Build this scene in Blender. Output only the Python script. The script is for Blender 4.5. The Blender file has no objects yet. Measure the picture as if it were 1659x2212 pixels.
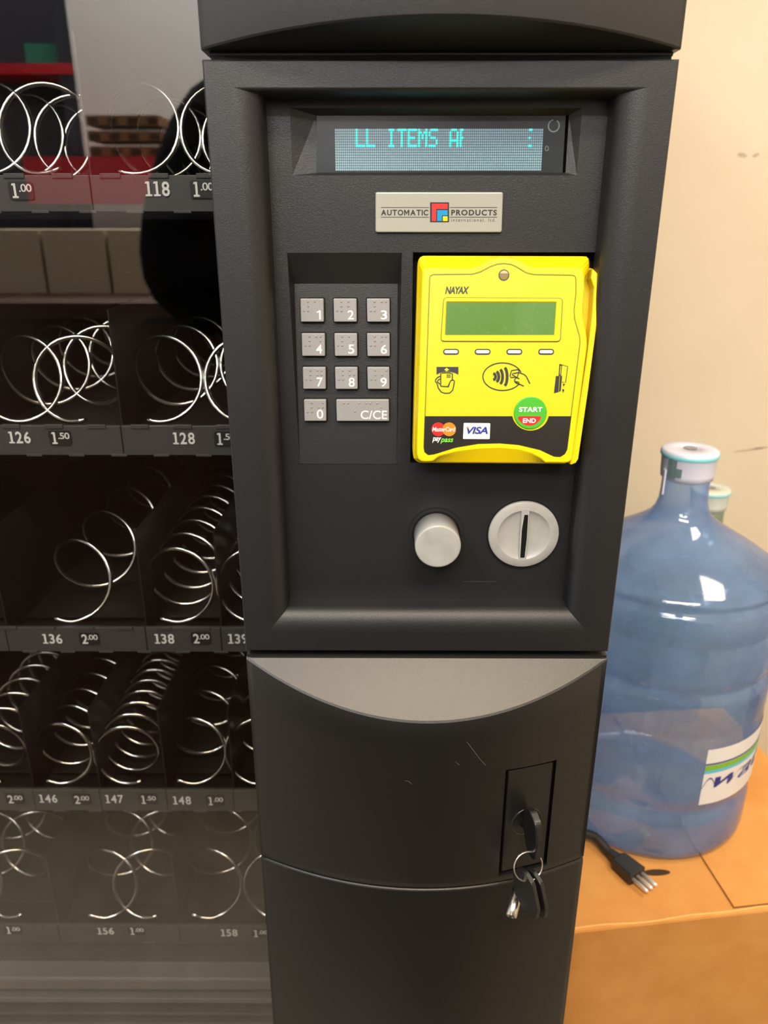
import bpy, bmesh, math, random
from mathutils import Vector, Matrix
random.seed(7)
SC = bpy.context.scene
COL = SC.collection
R = math.radians

# ------------------------------------------------------------------ camera
FPX = 1661.0
CAM = Vector((-.02677, -.45141, 1.45))
_yaw, _pit = R(.273), R(21.0545)
FWD = Vector((-math.sin(_yaw) * math.cos(_pit), math.cos(_yaw) * math.cos(_pit), -math.sin(_pit)))
RGT = Vector((math.cos(_yaw), math.sin(_yaw), 0))
UPV = RGT.cross(FWD)
cd = bpy.data.cameras.new('camera')
cam = bpy.data.objects.new('camera', cd)
COL.objects.link(cam)
cam.matrix_world = Matrix(((RGT.x, UPV.x, -FWD.x, CAM.x), (RGT.y, UPV.y, -FWD.y, CAM.y), (RGT.z, UPV.z, -FWD.z, CAM.z), (0, 0, 0, 1)))
cd.sensor_fit = 'VERTICAL'
cd.sensor_height = 36.0
cd.sensor_width = 27.0
cd.lens = FPX / 2212 * 36
cd.clip_start = .01
cd.dof.use_dof = True
cd.dof.focus_distance = .49
cd.dof.aperture_fstop = 9.0
SC.camera = cam

SC.view_settings.view_transform = 'Standard'
SC.view_settings.look = 'None'
SC.view_settings.gamma = 1
SC.view_settings.use_curve_mapping = False
SC.view_settings.exposure = -0.05

# ------------------------------------------------------------------ world and lights
w = bpy.data.worlds.new('world')
SC.world = w
w.use_nodes = True
w.node_tree.nodes['Background'].inputs[0].default_value = (.9, .95, 1, 1)
w.node_tree.nodes['Background'].inputs[1].default_value = .12


def area(name, loc, size, power, col, target=None):
    l = bpy.data.lights.new(name, 'AREA')
    l.shape = 'RECTANGLE'
    l.size, l.size_y = size
    l.energy = power
    l.color = col
    o = bpy.data.objects.new(name, l)
    COL.objects.link(o)
    o.location = loc
    if target is not None:
        o.rotation_euler = (Vector(target) - Vector(loc)).to_track_quat('-Z', 'Y').to_euler()
    return o


WARM, COOL = (1, .82, .60), (.86, .93, 1)
area('lamp_main_warm', (.15, -1.15, 2.70), (1.1, .35), 50, WARM)
area('lamp_left_cool', (-.95, -.85, 2.70), (.30, 1.1), 24, COOL)
area('lamp_back_cool', (-.2, -2.0, 2.70), (1.2, .30), 22, COOL)
area('lamp_corner_warm', (1.05, -.10, 2.70), (.5, .6), 18, (1, .88, .72))
area('fill_rear_wall', (-.45, -2.40, 2.70), (2.2, .25), 85, (1, .97, .93))  # added fill, no fitting: brightens the rear wall mirrored in glass and fascia


# ------------------------------------------------------------------ pixel -> place helpers
def ray(px, py):
    return FWD + RGT * ((px - 829.5) / FPX) - UPV * ((py - 1106) / FPX)


def P(px, py, Y):
    d = ray(px, py)
    return CAM + d * ((Y - CAM.y) / d.y)


def PZ(px, py, Z):
    d = ray(px, py)
    return CAM + d * ((Z - CAM.z) / d.z)


GLASS_Y = .030


def V(px, py, y):                       # place seen mirrored in the glass
    p = P(px, py, 2 * GLASS_Y - y)
    return Vector((p.x, y, p.z))


class Fr:
    def __init__(s, o, ex=(1, 0, 0), ey=(0, 0, 1)):
        s.o = Vector(o); s.ex = Vector(ex).normalized(); s.ey = Vector(ey).normalized(); s.ez = s.ex.cross(s.ey)

    def uv(s, px, py, w=0.0):
        d = ray(px, py)
        o = s.o + s.ez * w
        q = CAM + d * ((o - CAM).dot(s.ez) / d.dot(s.ez))
        return ((q - s.o).dot(s.ex), (q - s.o).dot(s.ey))

    def pt(s, u, v, w=0.0):
        return s.o + s.ex * u + s.ey * v + s.ez * w


# ------------------------------------------------------------------ materials
MATS = {}


def mat(name, col, rough=.5, metal=0.0, spec=.5, emit=None, estr=1.0, bump=None, coat=0.0, var=None, trans=0.0, ior=1.5):
    if name in MATS:
        return MATS[name]
    m = bpy.data.materials.new(name)
    m.use_nodes = True
    nt = m.node_tree
    b = nt.nodes['Principled BSDF']
    b.inputs['Base Color'].default_value = (*col, 1)
    b.inputs['Roughness'].default_value = rough
    b.inputs['Metallic'].default_value = metal
    b.inputs['Specular IOR Level'].default_value = spec
    b.inputs['Coat Weight'].default_value = coat
    b.inputs['Coat Roughness'].default_value = .05
    b.inputs['Transmission Weight'].default_value = trans
    b.inputs['IOR'].default_value = ior
    if emit:
        b.inputs['Emission Color'].default_value = (*emit, 1)
        b.inputs['Emission Strength'].default_value = estr
    tc = None
    if bump or var:
        tc = nt.nodes.new('ShaderNodeTexCoord')
    if bump:
        scale, strength, dist = bump
        n = nt.nodes.new('ShaderNodeTexNoise')
        n.inputs['Scale'].default_value = scale
        n.inputs['Detail'].default_value = 3
        n.inputs['Roughness'].default_value = .55
        n.inputs['Distortion'].default_value = .6
        nt.links.new(tc.outputs['Object'], n.inputs['Vector'])
        bp = nt.nodes.new('ShaderNodeBump')
        bp.inputs['Strength'].default_value = strength
        bp.inputs['Distance'].default_value = dist
        nt.links.new(n.outputs['Fac'], bp.inputs['Height'])
        nt.links.new(bp.outputs['Normal'], b.inputs['Normal'])
    if var:
        scale, col2, lo, hi = var
        n = nt.nodes.new('ShaderNodeTexNoise')
        n.inputs['Scale'].default_value = scale
        n.inputs['Detail'].default_value = 6
        n.inputs['Roughness'].default_value = .6
        nt.links.new(tc.outputs['Object'], n.inputs['Vector'])
        cr = nt.nodes.new('ShaderNodeValToRGB')
        cr.color_ramp.elements[0].position = lo
        cr.color_ramp.elements[1].position = hi
        cr.color_ramp.elements[0].color = (*col, 1)
        cr.color_ramp.elements[1].color = (*col2, 1)
        nt.links.new(n.outputs['Fac'], cr.inputs['Fac'])
        nt.links.new(cr.outputs['Color'], b.inputs['Base Color'])
    MATS[name] = m
    return m


def S(r, g, b):                         # sRGB 0-255 -> linear
    f = lambda c: (c / 255 / 12.92) if c / 255 <= .04045 else ((c / 255 + .055) / 1.055) ** 2.4
    return (f(r), f(g), f(b))


M_BLACK = mat('black_grained_plastic', (.0130, .0132, .0142), .42, spec=.5, bump=(1500, .5, .00028))
M_FASC = mat('black_grained_plastic_lit', (.030, .030, .032), .42, spec=.55, bump=(1500, .5, .00028))  # the black plastic lightened: sheen of the bright room put into the fascia colour
M_BLACKF = mat('black_fine_plastic', (.0110, .0106, .0102), .35, spec=.55, bump=(1700, .45, .00016))
M_GAP = mat('black_gap', (.004, .004, .004), .7, spec=.2)
M_DARKIN = mat('cabinet_interior', (.010, .008, .007), .55, spec=.3)
M_STRIP = mat('label_strip_grey', (.045, .044, .044), .45)
M_STRIPL = mat('bin_ledge_lit_grey', (.11, .105, .10), .35)  # strip grey lightened: light from above put into the ledge colour
M_TRAY = mat('tray_dark', (.012, .010, .009), .4, spec=.4)
M_CHROME = mat('chrome_wire', (.60, .58, .55), .19, metal=1)
M_STEEL = mat('steel', (.75, .73, .70), .25, metal=1)
M_WHITE = mat('white_ink', (.66, .66, .65), .5)
M_INK = mat('black_ink', (.012, .012, .012), .45)
M_KEY = mat('grey_key_plastic', S(136, 135, 134), .42, bump=(1500, .12, .0003))
M_SILVER = mat('light_grey_plastic', S(163, 163, 160), .38, bump=(500, .08, .0004), var=(60, S(152, 152, 148), .45, .7))
M_BADGE = mat('badge_silver', S(158, 158, 148), .28, coat=.5)
M_RED = mat('logo_red', S(226, 45, 45), .4)
M_BLUE = mat('logo_blue', S(20, 135, 190), .4)
M_GOLD = mat('logo_yellow', S(250, 205, 10), .4)
M_YEL = mat('yellow_plastic', S(222, 194, 2), .33, spec=.45)
M_STICK = mat('yellow_green_film', S(181, 183, 4), .38, spec=.45)
M_FILMK = mat('black_film', (.014, .012, .010), .3)
M_GREEN = mat('green_film', S(60, 160, 35), .35)
M_GREENP = mat('green_print', S(110, 200, 60), .35)
M_REDF = mat('red_film', S(222, 30, 30), .35)
M_ORANGE = mat('orange_print', S(250, 120, 25), .35)
M_VBLUE = mat('blue_print', S(28, 45, 130), .4)
M_LCD = mat('green_lcd', S(64, 108, 16), .35, coat=.3, var=(420, S(92, 128, 56), .58, .82))
M_DISPF = mat('display_dark_glass', (.008, .012, .015), .25, spec=.3, var=(25, (.016, .022, .026), .45, .8))
M_DOT = mat('display_lit_dot', (.02, .3, .3), .4, emit=(.0, .78, .62), estr=1.05)
M_WALL = mat('wall_paint', S(217, 202, 178), .75, spec=.2, bump=(60, .05, .002), var=(3.0, S(211, 195, 170), .35, .7))
M_MARK = mat('scuff_mark', S(186, 166, 140), .8)


def cardboard():
    m = mat('cardboard', S(216, 156, 88), .8, spec=.15, bump=(220, .12, .0008), var=(22, S(206, 143, 76), .35, .7))
    return m


M_CARD = cardboard()
M_CARDE = mat('cardboard_edge', S(150, 98, 50), .9)
M_CARDL = mat('cardboard_fold_highlight', S(232, 182, 112), .85, spec=.1)  # paler cardboard: highlight along the front fold put into the colour


def fresnel(nt, ior):
    """the same mirror strength from both sides of a thin sheet"""
    fr = nt.nodes.new('ShaderNodeFresnel')
    ge = nt.nodes.new('ShaderNodeNewGeometry')
    mr = nt.nodes.new('ShaderNodeMapRange')
    mr.inputs[3].default_value = ior; mr.inputs[4].default_value = 1 / ior
    nt.links.new(ge.outputs['Backfacing'], mr.inputs[0]); nt.links.new(mr.outputs[0], fr.inputs['IOR'])
    return fr


def glass_mat(name, tint, fac_ior, rough=0.0):
    m = bpy.data.materials.new(name); m.use_nodes = True
    nt = m.node_tree; nt.nodes.clear()
    out = nt.nodes.new('ShaderNodeOutputMaterial')
    mx = nt.nodes.new('ShaderNodeMixShader')
    fr = fresnel(nt, fac_ior)
    tr = nt.nodes.new('ShaderNodeBsdfTransparent'); tr.inputs[0].default_value = (*tint, 1)
    gl = nt.nodes.new('ShaderNodeBsdfGlossy'); gl.inputs['Roughness'].default_value = rough
    gl.inputs[0].default_value = (1, 1, 1, 1)
    nt.links.new(fr.outputs[0], mx.inputs[0]); nt.links.new(tr.outputs[0], mx.inputs[1]); nt.links.new(gl.outputs[0], mx.inputs[2])
    nt.links.new(mx.outputs[0], out.inputs[0])
    MATS[name] = m
    return m


M_GLASS = glass_mat('door_glass', (.93, .93, .92), 1.75)


def bottle_mat(name, tint, haze, hazefac, edge):
    """thin coloured translucent plastic: more colour where the wall is seen edge-on, a glossy skin, a little haze"""
    m = bpy.data.materials.new(name); m.use_nodes = True
    nt = m.node_tree; nt.nodes.clear()
    out = nt.nodes.new('ShaderNodeOutputMaterial')
    lw = nt.nodes.new('ShaderNodeLayerWeight'); lw.inputs['Blend'].default_value = .35
    cm = nt.nodes.new('ShaderNodeMix'); cm.data_type = 'RGBA'
    cm.inputs[6].default_value = (*tint, 1); cm.inputs[7].default_value = (*edge, 1)
    nt.links.new(lw.outputs['Facing'], cm.inputs[0])
    tr = nt.nodes.new('ShaderNodeBsdfTransparent'); nt.links.new(cm.outputs[2], tr.inputs[0])
    df = nt.nodes.new('ShaderNodeBsdfDiffuse'); df.inputs[0].default_value = (*haze, 1)
    tl = nt.nodes.new('ShaderNodeBsdfTranslucent'); tl.inputs[0].default_value = (*haze, 1)
    hz = nt.nodes.new('ShaderNodeMixShader'); hz.inputs[0].default_value = .5
    nt.links.new(df.outputs[0], hz.inputs[1]); nt.links.new(tl.outputs[0], hz.inputs[2])
    tc = nt.nodes.new('ShaderNodeTexCoord')
    ns = nt.nodes.new('ShaderNodeTexNoise'); ns.inputs['Scale'].default_value = 14; ns.inputs['Detail'].default_value = 6
    nt.links.new(tc.outputs['Object'], ns.inputs['Vector'])
    mr = nt.nodes.new('ShaderNodeMapRange'); mr.inputs[1].default_value = .35; mr.inputs[2].default_value = .75
    mr.inputs[3].default_value = hazefac * .6; mr.inputs[4].default_value = hazefac * 1.5
    nt.links.new(ns.outputs['Fac'], mr.inputs[0])
    m1 = nt.nodes.new('ShaderNodeMixShader')
    nt.links.new(mr.outputs[0], m1.inputs[0]); nt.links.new(tr.outputs[0], m1.inputs[1]); nt.links.new(hz.outputs[0], m1.inputs[2])
    fr = fresnel(nt, 1.68)
    gl = nt.nodes.new('ShaderNodeBsdfGlossy'); gl.inputs['Roughness'].default_value = .06
    m2 = nt.nodes.new('ShaderNodeMixShader')
    nt.links.new(fr.outputs[0], m2.inputs[0]); nt.links.new(m1.outputs[0], m2.inputs[1]); nt.links.new(gl.outputs[0], m2.inputs[2])
    nt.links.new(m2.outputs[0], out.inputs[0])
    MATS[name] = m
    return m


M_BOTTLE = bottle_mat('blue_bottle_plastic', (.80, .90, 1.0), (.38, .59, 1.0), .36, (.20, .36, .96))
M_BOTTLE2 = bottle_mat('pale_green_bottle_plastic', (.70, .80, .77), (.45, .60, .56), .26, (.34, .52, .50))


def grid_mat():
    """unlit dot cells of the two-line display: pale blue cells, dark gaps"""
    m = bpy.data.materials.new('display_dot_field'); m.use_nodes = True
    nt = m.node_tree; b = nt.nodes['Principled BSDF']
    uvn = nt.nodes.new('ShaderNodeUVMap')
    br = nt.nodes.new('ShaderNodeTexBrick')
    br.offset = 0; br.squash = 1
    br.inputs['Color1'].default_value = (*S(112, 146, 160), 1); br.inputs['Color2'].default_value = (*S(104, 138, 152), 1)
    br.inputs['Mortar'].default_value = (*S(22, 34, 42), 1)
    br.inputs['Scale'].default_value = 1.0
    br.inputs['Mortar Size'].default_value = .13
    br.inputs['Mortar Smooth'].default_value = .2
    br.inputs['Brick Width'].default_value = 1.0; br.inputs['Row Height'].default_value = 1.0
    nt.links.new(uvn.outputs[0], br.inputs['Vector'])
    nt.links.new(br.outputs['Color'], b.inputs['Base Color'])
    nt.links.new(br.outputs['Color'], b.inputs['Emission Color'])
    b.inputs['Emission Strength'].default_value = .25     # the tube glows faintly
    b.inputs['Roughness'].default_value = .3
    return m


M_FIELD = grid_mat()


# ------------------------------------------------------------------ mesh builder
def text2d(s, bold=0.0, shear=0.0, spacing=1.0, slab=False):
    if '1' in s or ('M' in s and s.isupper()):                        # a '1' with a flag (and a foot where the print has one)
        vs, fs, x = [], [], 0.0
        for c in s:
            if c == '1':
                if slab:
                    q = [[(.13, .09), (.27, .09), (.27, .70), (.13, .70)], [(.0, 0), (.38, 0), (.38, .09), (.0, .09)], [(.0, .60), (.13, .60), (.13, .70), (.06, .70)]]
                    wd = .38
                else:
                    q = [[(.16, 0), (.29, 0), (.29, .70), (.16, .70)], [(.0, .50), (.16, .56), (.16, .70), (.10, .635), (.0, .60)]]
                    wd = .29
                for poly in q:
                    fs.append(tuple(range(len(vs), len(vs) + len(poly))))
                    vs += [(x + a, b) for a, b in poly]
                x += wd + .10
            elif c == 'M':
                t = .15
                q = [[(0, 0), (t, 0), (t, .70), (0, .70)], [(.70 - t, 0), (.70, 0), (.70, .70), (.70 - t, .70)],
                     [(t, .70), (t, .45), (.35, .10), (.35, .36)], [(.70 - t, .70), (.35, .36), (.35, .10), (.70 - t, .45)]]
                for poly in q:
                    fs.append(tuple(range(len(vs), len(vs) + len(poly))))
                    vs += [(x + a, b) for a, b in poly]
                x += .70 + .13
            else:
                v1, f1, ar = text2d_raw(c, bold)
                k = .70 / ar[3] if ar[3] else 1
                fs += [tuple(i + len(vs) for i in f) for f in f1]
                vs += [(x + (a - ar[0]) * k, (b - ar[1]) * k) for a, b in v1]
                x += ar[2] * k + .10
        x0 = min(v[0] for v in vs); x1 = max(v[0] for v in vs); y0 = min(v[1] for v in vs); y1 = max(v[1] for v in vs)
        return [((a - x0) / (x1 - x0), (b - y0) / (y1 - y0)) for a, b in vs], fs
    vs, fs, ar = text2d_raw(s, bold, shear, spacing)
    return [((x - ar[0]) / ar[2], (y - ar[1]) / ar[3]) for x, y in vs], fs


def text2d_raw(s, bold=0.0, shear=0.0, spacing=1.0):
    cu = bpy.data.curves.new('t', 'FONT')
    cu.body = s; cu.offset = bold; cu.shear = shear; cu.space_character = spacing; cu.resolution_u = 4
    ob = bpy.data.objects.new('t', cu)
    COL.objects.link(ob)
    dg = bpy.context.evaluated_depsgraph_get(); dg.update()
    me = bpy.data.meshes.new_from_object(ob.evaluated_get(dg))
    vs = [(v.co.x, v.co.y) for v in me.vertices]
    fs = [tuple(p.vertices) for p in me.polygons]
    bpy.data.objects.remove(ob); bpy.data.curves.remove(cu); bpy.data.meshes.remove(me)
    x0 = min(v[0] for v in vs); x1 = max(v[0] for v in vs); y0 = min(v[1] for v in vs); y1 = max(v[1] for v in vs)
    return vs, fs, (x0, y0, x1 - x0, y1 - y0)


def inset(pts, d):
    n = len(pts); out = []
    a = sum(pts[i][0] * pts[(i + 1) % n][1] - pts[(i + 1) % n][0] * pts[i][1] for i in range(n))
    sg = 1 if a > 0 else -1
    for i in range(n):
        p0, p1, p2 = Vector(pts[i - 1]), Vector(pts[i]), Vector(pts[(i + 1) % n])
        e1, e2 = (p1 - p0), (p2 - p1)
        if e1.length < 1e-9 or e2.length < 1e-9:
            out.append(tuple(p1)); continue
        e1.normalize(); e2.normalize()
        n1, n2 = Vector((-e1.y, e1.x)) * sg, Vector((-e2.y, e2.x)) * sg
        m = n1 + n2
        if m.length < 1e-6:
            m = n1.copy()
        m.normalize()
        k = d / max(.35, m.dot(n1))
        out.append((p1.x + m.x * k, p1.y + m.y * k))
    return out


def rpoly(pts, r, n=5):
    """round every corner of a polygon"""
    out = []; N = len(pts)
    for i in range(N):
        p0, p1, p2 = Vector(pts[i - 1]), Vector(pts[i]), Vector(pts[(i + 1) % N])
        a, b = (p0 - p1), (p2 - p1)
        rr = min(r, a.length * .45, b.length * .45)
        a = p1 + a.normalized() * rr; b = p1 + b.normalized() * rr
        for k in range(n + 1):
            t = k / n
            q = a * (1 - t) ** 2 + p1 * 2 * t * (1 - t) + b * t * t
            out.append((q.x, q.y))
    return out


def rect(u0, v0, u1, v1):
    return [(u0, v0), (u1, v0), (u1, v1), (u0, v1)]


def circ(cu, cv, ru, rv=None, n=40, a0=0, a1=360):
    rv = rv or ru
    full = abs(a1 - a0) >= 360
    N = n if full else n + 1
    return [(cu + ru * math.cos(R(a0 + (a1 - a0) * k / n)), cv + rv * math.sin(R(a0 + (a1 - a0) * k / n))) for k in range(N)]


def polar(pts, c, n=180):
    """resample a star-shaped outline at equal angles round c"""
    out = []
    N = len(pts)
    for k in range(n):
        a = 2 * math.pi * k / n
        dx, dy = math.cos(a), math.sin(a)
        best = 0
        for i in range(N):
            x0, y0 = pts[i][0] - c[0], pts[i][1] - c[1]
            x1, y1 = pts[(i + 1) % N][0] - c[0], pts[(i + 1) % N][1] - c[1]
            ex, ey = x1 - x0, y1 - y0
            den = dx * ey - dy * ex
            if abs(den) < 1e-12:
                continue
            t = (x0 * ey - y0 * ex) / den
            s = (x0 * dy - y0 * dx) / den
            if t > 0 and -1e-6 <= s <= 1 + 1e-6:
                best = max(best, t)
        out.append((c[0] + dx * best, c[1] + dy * best))
    return out


class MB:
    def __init__(s):
        s.v = []; s.f = []; s.m = []; s.sm = []; s.mats = []; s.uv = {}

    def mi(s, m):
        if m not in s.mats:
            s.mats.append(m)
        return s.mats.index(m)

    def face(s, idx, m, smooth=False):
        s.f.append(tuple(idx)); s.m.append(s.mi(m)); s.sm.append(smooth)

    def add(s, pts):
        b = len(s.v)
        s.v.extend(Vector(p) for p in pts)
        return list(range(b, b + len(pts)))

    def poly(s, pts, m):
        s.face(s.add(pts), m)

    def flat(s, fr, uv, w, m):
        s.poly([fr.pt(u, v, w) for u, v in uv], m)

    def loft(s, rings, m, closed=True, cap0=True, cap1=True, smooth=False):
        ids = [s.add(r) for r in rings]
        n = len(ids[0])
        for a, b in zip(ids, ids[1:]):
            for k in range(n if closed else n - 1):
                k2 = (k + 1) % n
                s.face((a[k], a[k2], b[k2], b[k]), m, smooth)
        if cap0:
            s.face(ids[0][::-1], m)
        if cap1:
            s.face(ids[-1], m)
        return ids

    def prism(s, fr, uv, w0, w1, m, bev=0.0, mtop=None, steps=2):
        rings = [[fr.pt(u, v, w0) for u, v in uv]]
        if bev > 0:
            for k in range(steps + 1):
                a = math.pi / 2 * k / steps
                q = inset(uv, bev * (1 - math.cos(a)))
                rings.append([fr.pt(u, v, w1 - bev + bev * math.sin(a)) for u, v in q])
        else:
            rings.append([fr.pt(u, v, w1) for u, v in uv])
        s.loft(rings, m, cap1=False)
        top = rings[-1]
        s.poly(top, mtop or m)

    def box(s, lo, hi, m, bev=0.0):
        x0, y0, z0 = lo; x1, y1, z1 = hi
        fr = Fr((0, y1, 0))
        s.prism(fr, rect(x0, z0, x1, z1), 0, y1 - y0, m, bev)

    def tube(s, path, r, m, n=8, cap=True, closed=False):
        path = [Vector(p) for p in path]
        N = len(path)
        rings = []
        up = Vector((0, 0, 1))
        t0 = (path[1] - path[0]).normalized()
        nrm = t0.orthogonal().normalized()
        for i, p in enumerate(path):
            if closed:
                t = (path[(i + 1) % N] - path[i - 1]).normalized()
            else:
                t = (path[min(i + 1, N - 1)] - path[max(i - 1, 0)]).normalized()
            nrm = (nrm - t * nrm.dot(t)).normalized()
            bn = t.cross(nrm)
            rr = r[i] if isinstance(r, (list, tuple)) else r
            rings.append([p + (nrm * math.cos(2 * math.pi * k / n) + bn * math.sin(2 * math.pi * k / n)) * rr for k in range(n)])
        if closed:
            rings.append(rings[0])
        s.loft(rings, m, cap0=cap and not closed, cap1=cap and not closed, smooth=True)

    def lathe(s, prof, origin, m, axis=(0, 0, 1), n=64, smooth=True, cap0=True, cap1=True):
        ax = Vector(axis).normalized()
        e1 = ax.orthogonal().normalized(); e2 = ax.cross(e1)
        o = Vector(origin)
        rings = [[o + ax * h + (e1 * math.cos(2 * math.pi * k / n) + e2 * math.sin(2 * math.pi * k / n)) * max(r, 1e-5) for k in range(n)] for r, h in prof]
        s.loft(rings, m, cap0=cap0, cap1=cap1, smooth=smooth)

    def dome(s, fr, u, v, w, r, h, m, n=10):
        rings = []
        for k in range(3):
            a = math.pi / 2 * k / 3
            rings.append([fr.pt(u + math.cos(2 * math.pi * j / n) * r * math.cos(a), v + math.sin(2 * math.pi * j / n) * r * math.cos(a), w + h * math.sin(a)) for j in range(n)])
        s.loft(rings, m, cap0=False, smooth=True)

    def text(s, fr, txt, box, w, m, bold=0.0, shear=0.0, spacing=1.0, slab=False):
        """lettering filling box = (u0, v0, u1, v1)"""
        vs, fs = text2d(txt, bold, shear, spacing, slab)
        u0, v0, u1, v1 = box
        ids = s.add([fr.pt(u0 + (u1 - u0) * x, v0 + (v1 - v0) * y, w) for x, y in vs])
        for f in fs:
            s.face([ids[i] for i in f], m)

    def tpx(s, fr, txt, b, w, m, **k):
        """lettering filling the box b = (x0, y0, x1, y1) taken from the photograph"""
        u0, v1 = fr.uv(b[0], b[1], w); u1, v0 = fr.uv(b[2], b[3], w)
        s.text(fr, txt, (u0, v0, u1, v1), w, m, **k)

    def stroke(s, fr, uv, width, w, m, closed=False):
        """flat pen line"""
        N = len(uv)
        L, Rr = [], []
        for i in range(N):
            if closed:
                a, b = Vector(uv[i - 1]), Vector(uv[(i + 1) % N])
            else:
                a, b = Vector(uv[max(0, i - 1)]), Vector(uv[min(N - 1, i + 1)])
            t = (b - a).normalized(); n = Vector((-t.y, t.x)) * width / 2
            L.append(fr.pt(uv[i][0] + n.x, uv[i][1] + n.y, w)); Rr.append(fr.pt(uv[i][0] - n.x, uv[i][1] - n.y, w))
        a = s.add(L); b = s.add(Rr)
        for i in range(N if closed else N - 1):
            j = (i + 1) % N
            s.face((a[i], b[i], b[j], a[j]), m)

    def build(s, name, parent=None, normals=True):
        off = parent.matrix_world.translation.copy() if parent is not None else Vector((0, 0, 0))
        if parent is None:
            lo = Vector([min(v[i] for v in s.v) for i in range(3)]); hi = Vector([max(v[i] for v in s.v) for i in range(3)])
            off = Vector(((lo.x + hi.x) / 2, (lo.y + hi.y) / 2, lo.z))
        me = bpy.data.meshes.new(name)
        me.from_pydata([tuple(v - off) for v in s.v], [], s.f)
        for m in s.mats:
            me.materials.append(m)
        me.polygons.foreach_set('material_index', s.m)
        me.polygons.foreach_set('use_smooth', s.sm)
        if s.uv:
            l = me.uv_layers.new(name='UVMap')
            for p in me.polygons:
                if p.index in s.uv:
                    for li, c in zip(p.loop_indices, s.uv[p.index]):
                        l.data[li].uv = c
        me.update()
        if normals:
            bm = bmesh.new(); bm.from_mesh(me)
            bmesh.ops.remove_doubles(bm, verts=bm.verts, dist=1e-7)
            bmesh.ops.recalc_face_normals(bm, faces=bm.faces)
            bm.to_mesh(me); bm.free()
        o = bpy.data.objects.new(name, me)
        COL.objects.link(o)
        if parent is not None:
            o.parent = parent
        else:
            o.location = off
        bpy.context.view_layer.update()
        return o


def thing(name, label, cat, loc, group=None):
    o = bpy.data.objects.new(name, None)
    COL.objects.link(o)
    o.location = loc
    o.empty_display_size = .05
    tag(o, label, cat, group)
    bpy.context.view_layer.update()
    return o


def tag(o, label, cat, group=None):
    o['label'] = label; o['category'] = cat
    if group:
        o['group'] = group
    return o


def struct(name, mb):
    o = mb.build(name)
    o['kind'] = 'structure'
    return o


# ================================================================== room
RX0, RX1, RYF, RYB, RZ = -2.6, 2.4, -2.9, .80, 2.75
M_FLOOR = mat('floor_tile', S(158, 149, 133), .35, var=(8, S(142, 134, 118), .4, .65))
M_CEIL = mat('ceiling_white', (.75, .74, .72), .9)
M_WALLF = mat('wall_rear_paint', (.78, .76, .73), .8)
b = MB(); b.box((RX0, RYF, -.05), (RX1, RYB, 0), M_FLOOR); struct('floor', b)
b = MB(); b.box((RX0, RYF, RZ), (RX1, RYB, RZ + .05), M_CEIL); struct('ceiling', b)
b = MB(); b.box((RX0 - .05, RYB, 0), (RX1 + .05, RYB + .05, RZ), M_WALL)
fw = Fr((0, RYB, 0))
for px, py, l, h, a in ((1603, 335, 10, 4, 10), (1633, 335, 7, 3, -20), (1617, 972, 34, 2, -8), (1645, 967, 22, 2, -6)):
    u, v = fw.uv(px, py); s_ = .00075
    ca, sa = math.cos(R(-a)), math.sin(R(-a))
    b.flat(fw, [(u + (x * ca - y * sa) * s_, v + (x * sa + y * ca) * s_) for x, y in circ(0, 0, l, h, 14)], .0004, M_MARK)
struct('wall_back', b)
b = MB(); b.box((RX0 - .05, RYF - .05, 0), (RX1 + .05, RYF, RZ), M_WALLF); struct('wall_front', b)
b = MB(); b.box((RX0 - .05, RYF, 0), (RX0, RYB, RZ), M_WALLF); struct('wall_left', b)
b = MB(); b.box((RX1, RYF, 0), (RX1 + .05, RYB, RZ), M_WALL); struct('wall_right', b)

# ================================================================== vending machine
HW = .1225                               # half width of the control column
ZT, ZB = 1.525, 1.1753                   # control frame top and bottom
vm = thing('vending_machine', 'black snack vending machine with glass front, spiral trays and a control column', 'vending machine', (-.28, .38, 0))
XL = -.86
# cabinet: hollow on the glass side, solid behind the control column
b = MB()
b.box((XL, .045, .02), (XL + .03, .78, 1.84), M_BLACKF)
b.box((-.108, .040, .02), (.118, .78, 1.84), M_BLACKF)
b.box((XL + .03, .75, .02), (-.108, .78, 1.84), M_DARKIN)
b.box((XL + .03, .045, 1.79), (-.108, .75, 1.84), M_DARKIN)
b.box((XL + .03, .045, .02), (-.108, .75, .32), M_DARKIN)
for x in (XL + .05, -.02):
    for y in (.10, .70):
        b.box((x, y, 0), (x + .04, y + .04, .02), M_GAP)
b.build('cabinet', vm)
b = MB(); b.box((XL + .05, GLASS_Y, .32), (-.1095, GLASS_Y + .004, 1.80), M_GLASS)
g = b.build('glass_pane', vm)
b = MB(); b.box((XL, .0, .02), (XL + .05, .044, 1.84), M_BLACKF, .004)
b.box((XL + .05, .0, 1.80), (-HW, .044, 1.84), M_BLACKF, .004)
b.box((XL + .05, .0, .02), (-HW, .044, .32), M_BLACKF, .004)
b.build('door_frame', vm)
# dark spine behind the column covers
b = MB(); b.box((-.1075, .036, .05), (.119, .0395, 1.83), M_GAP); b.build('column_spine', vm)

BOW = .030


def bow(x):
    return BOW * max(0.0, 1 - (x / HW) ** 2)


NX = 56
xs = [-HW + 2 * HW * k / NX for k in range(NX + 1)]


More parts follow.
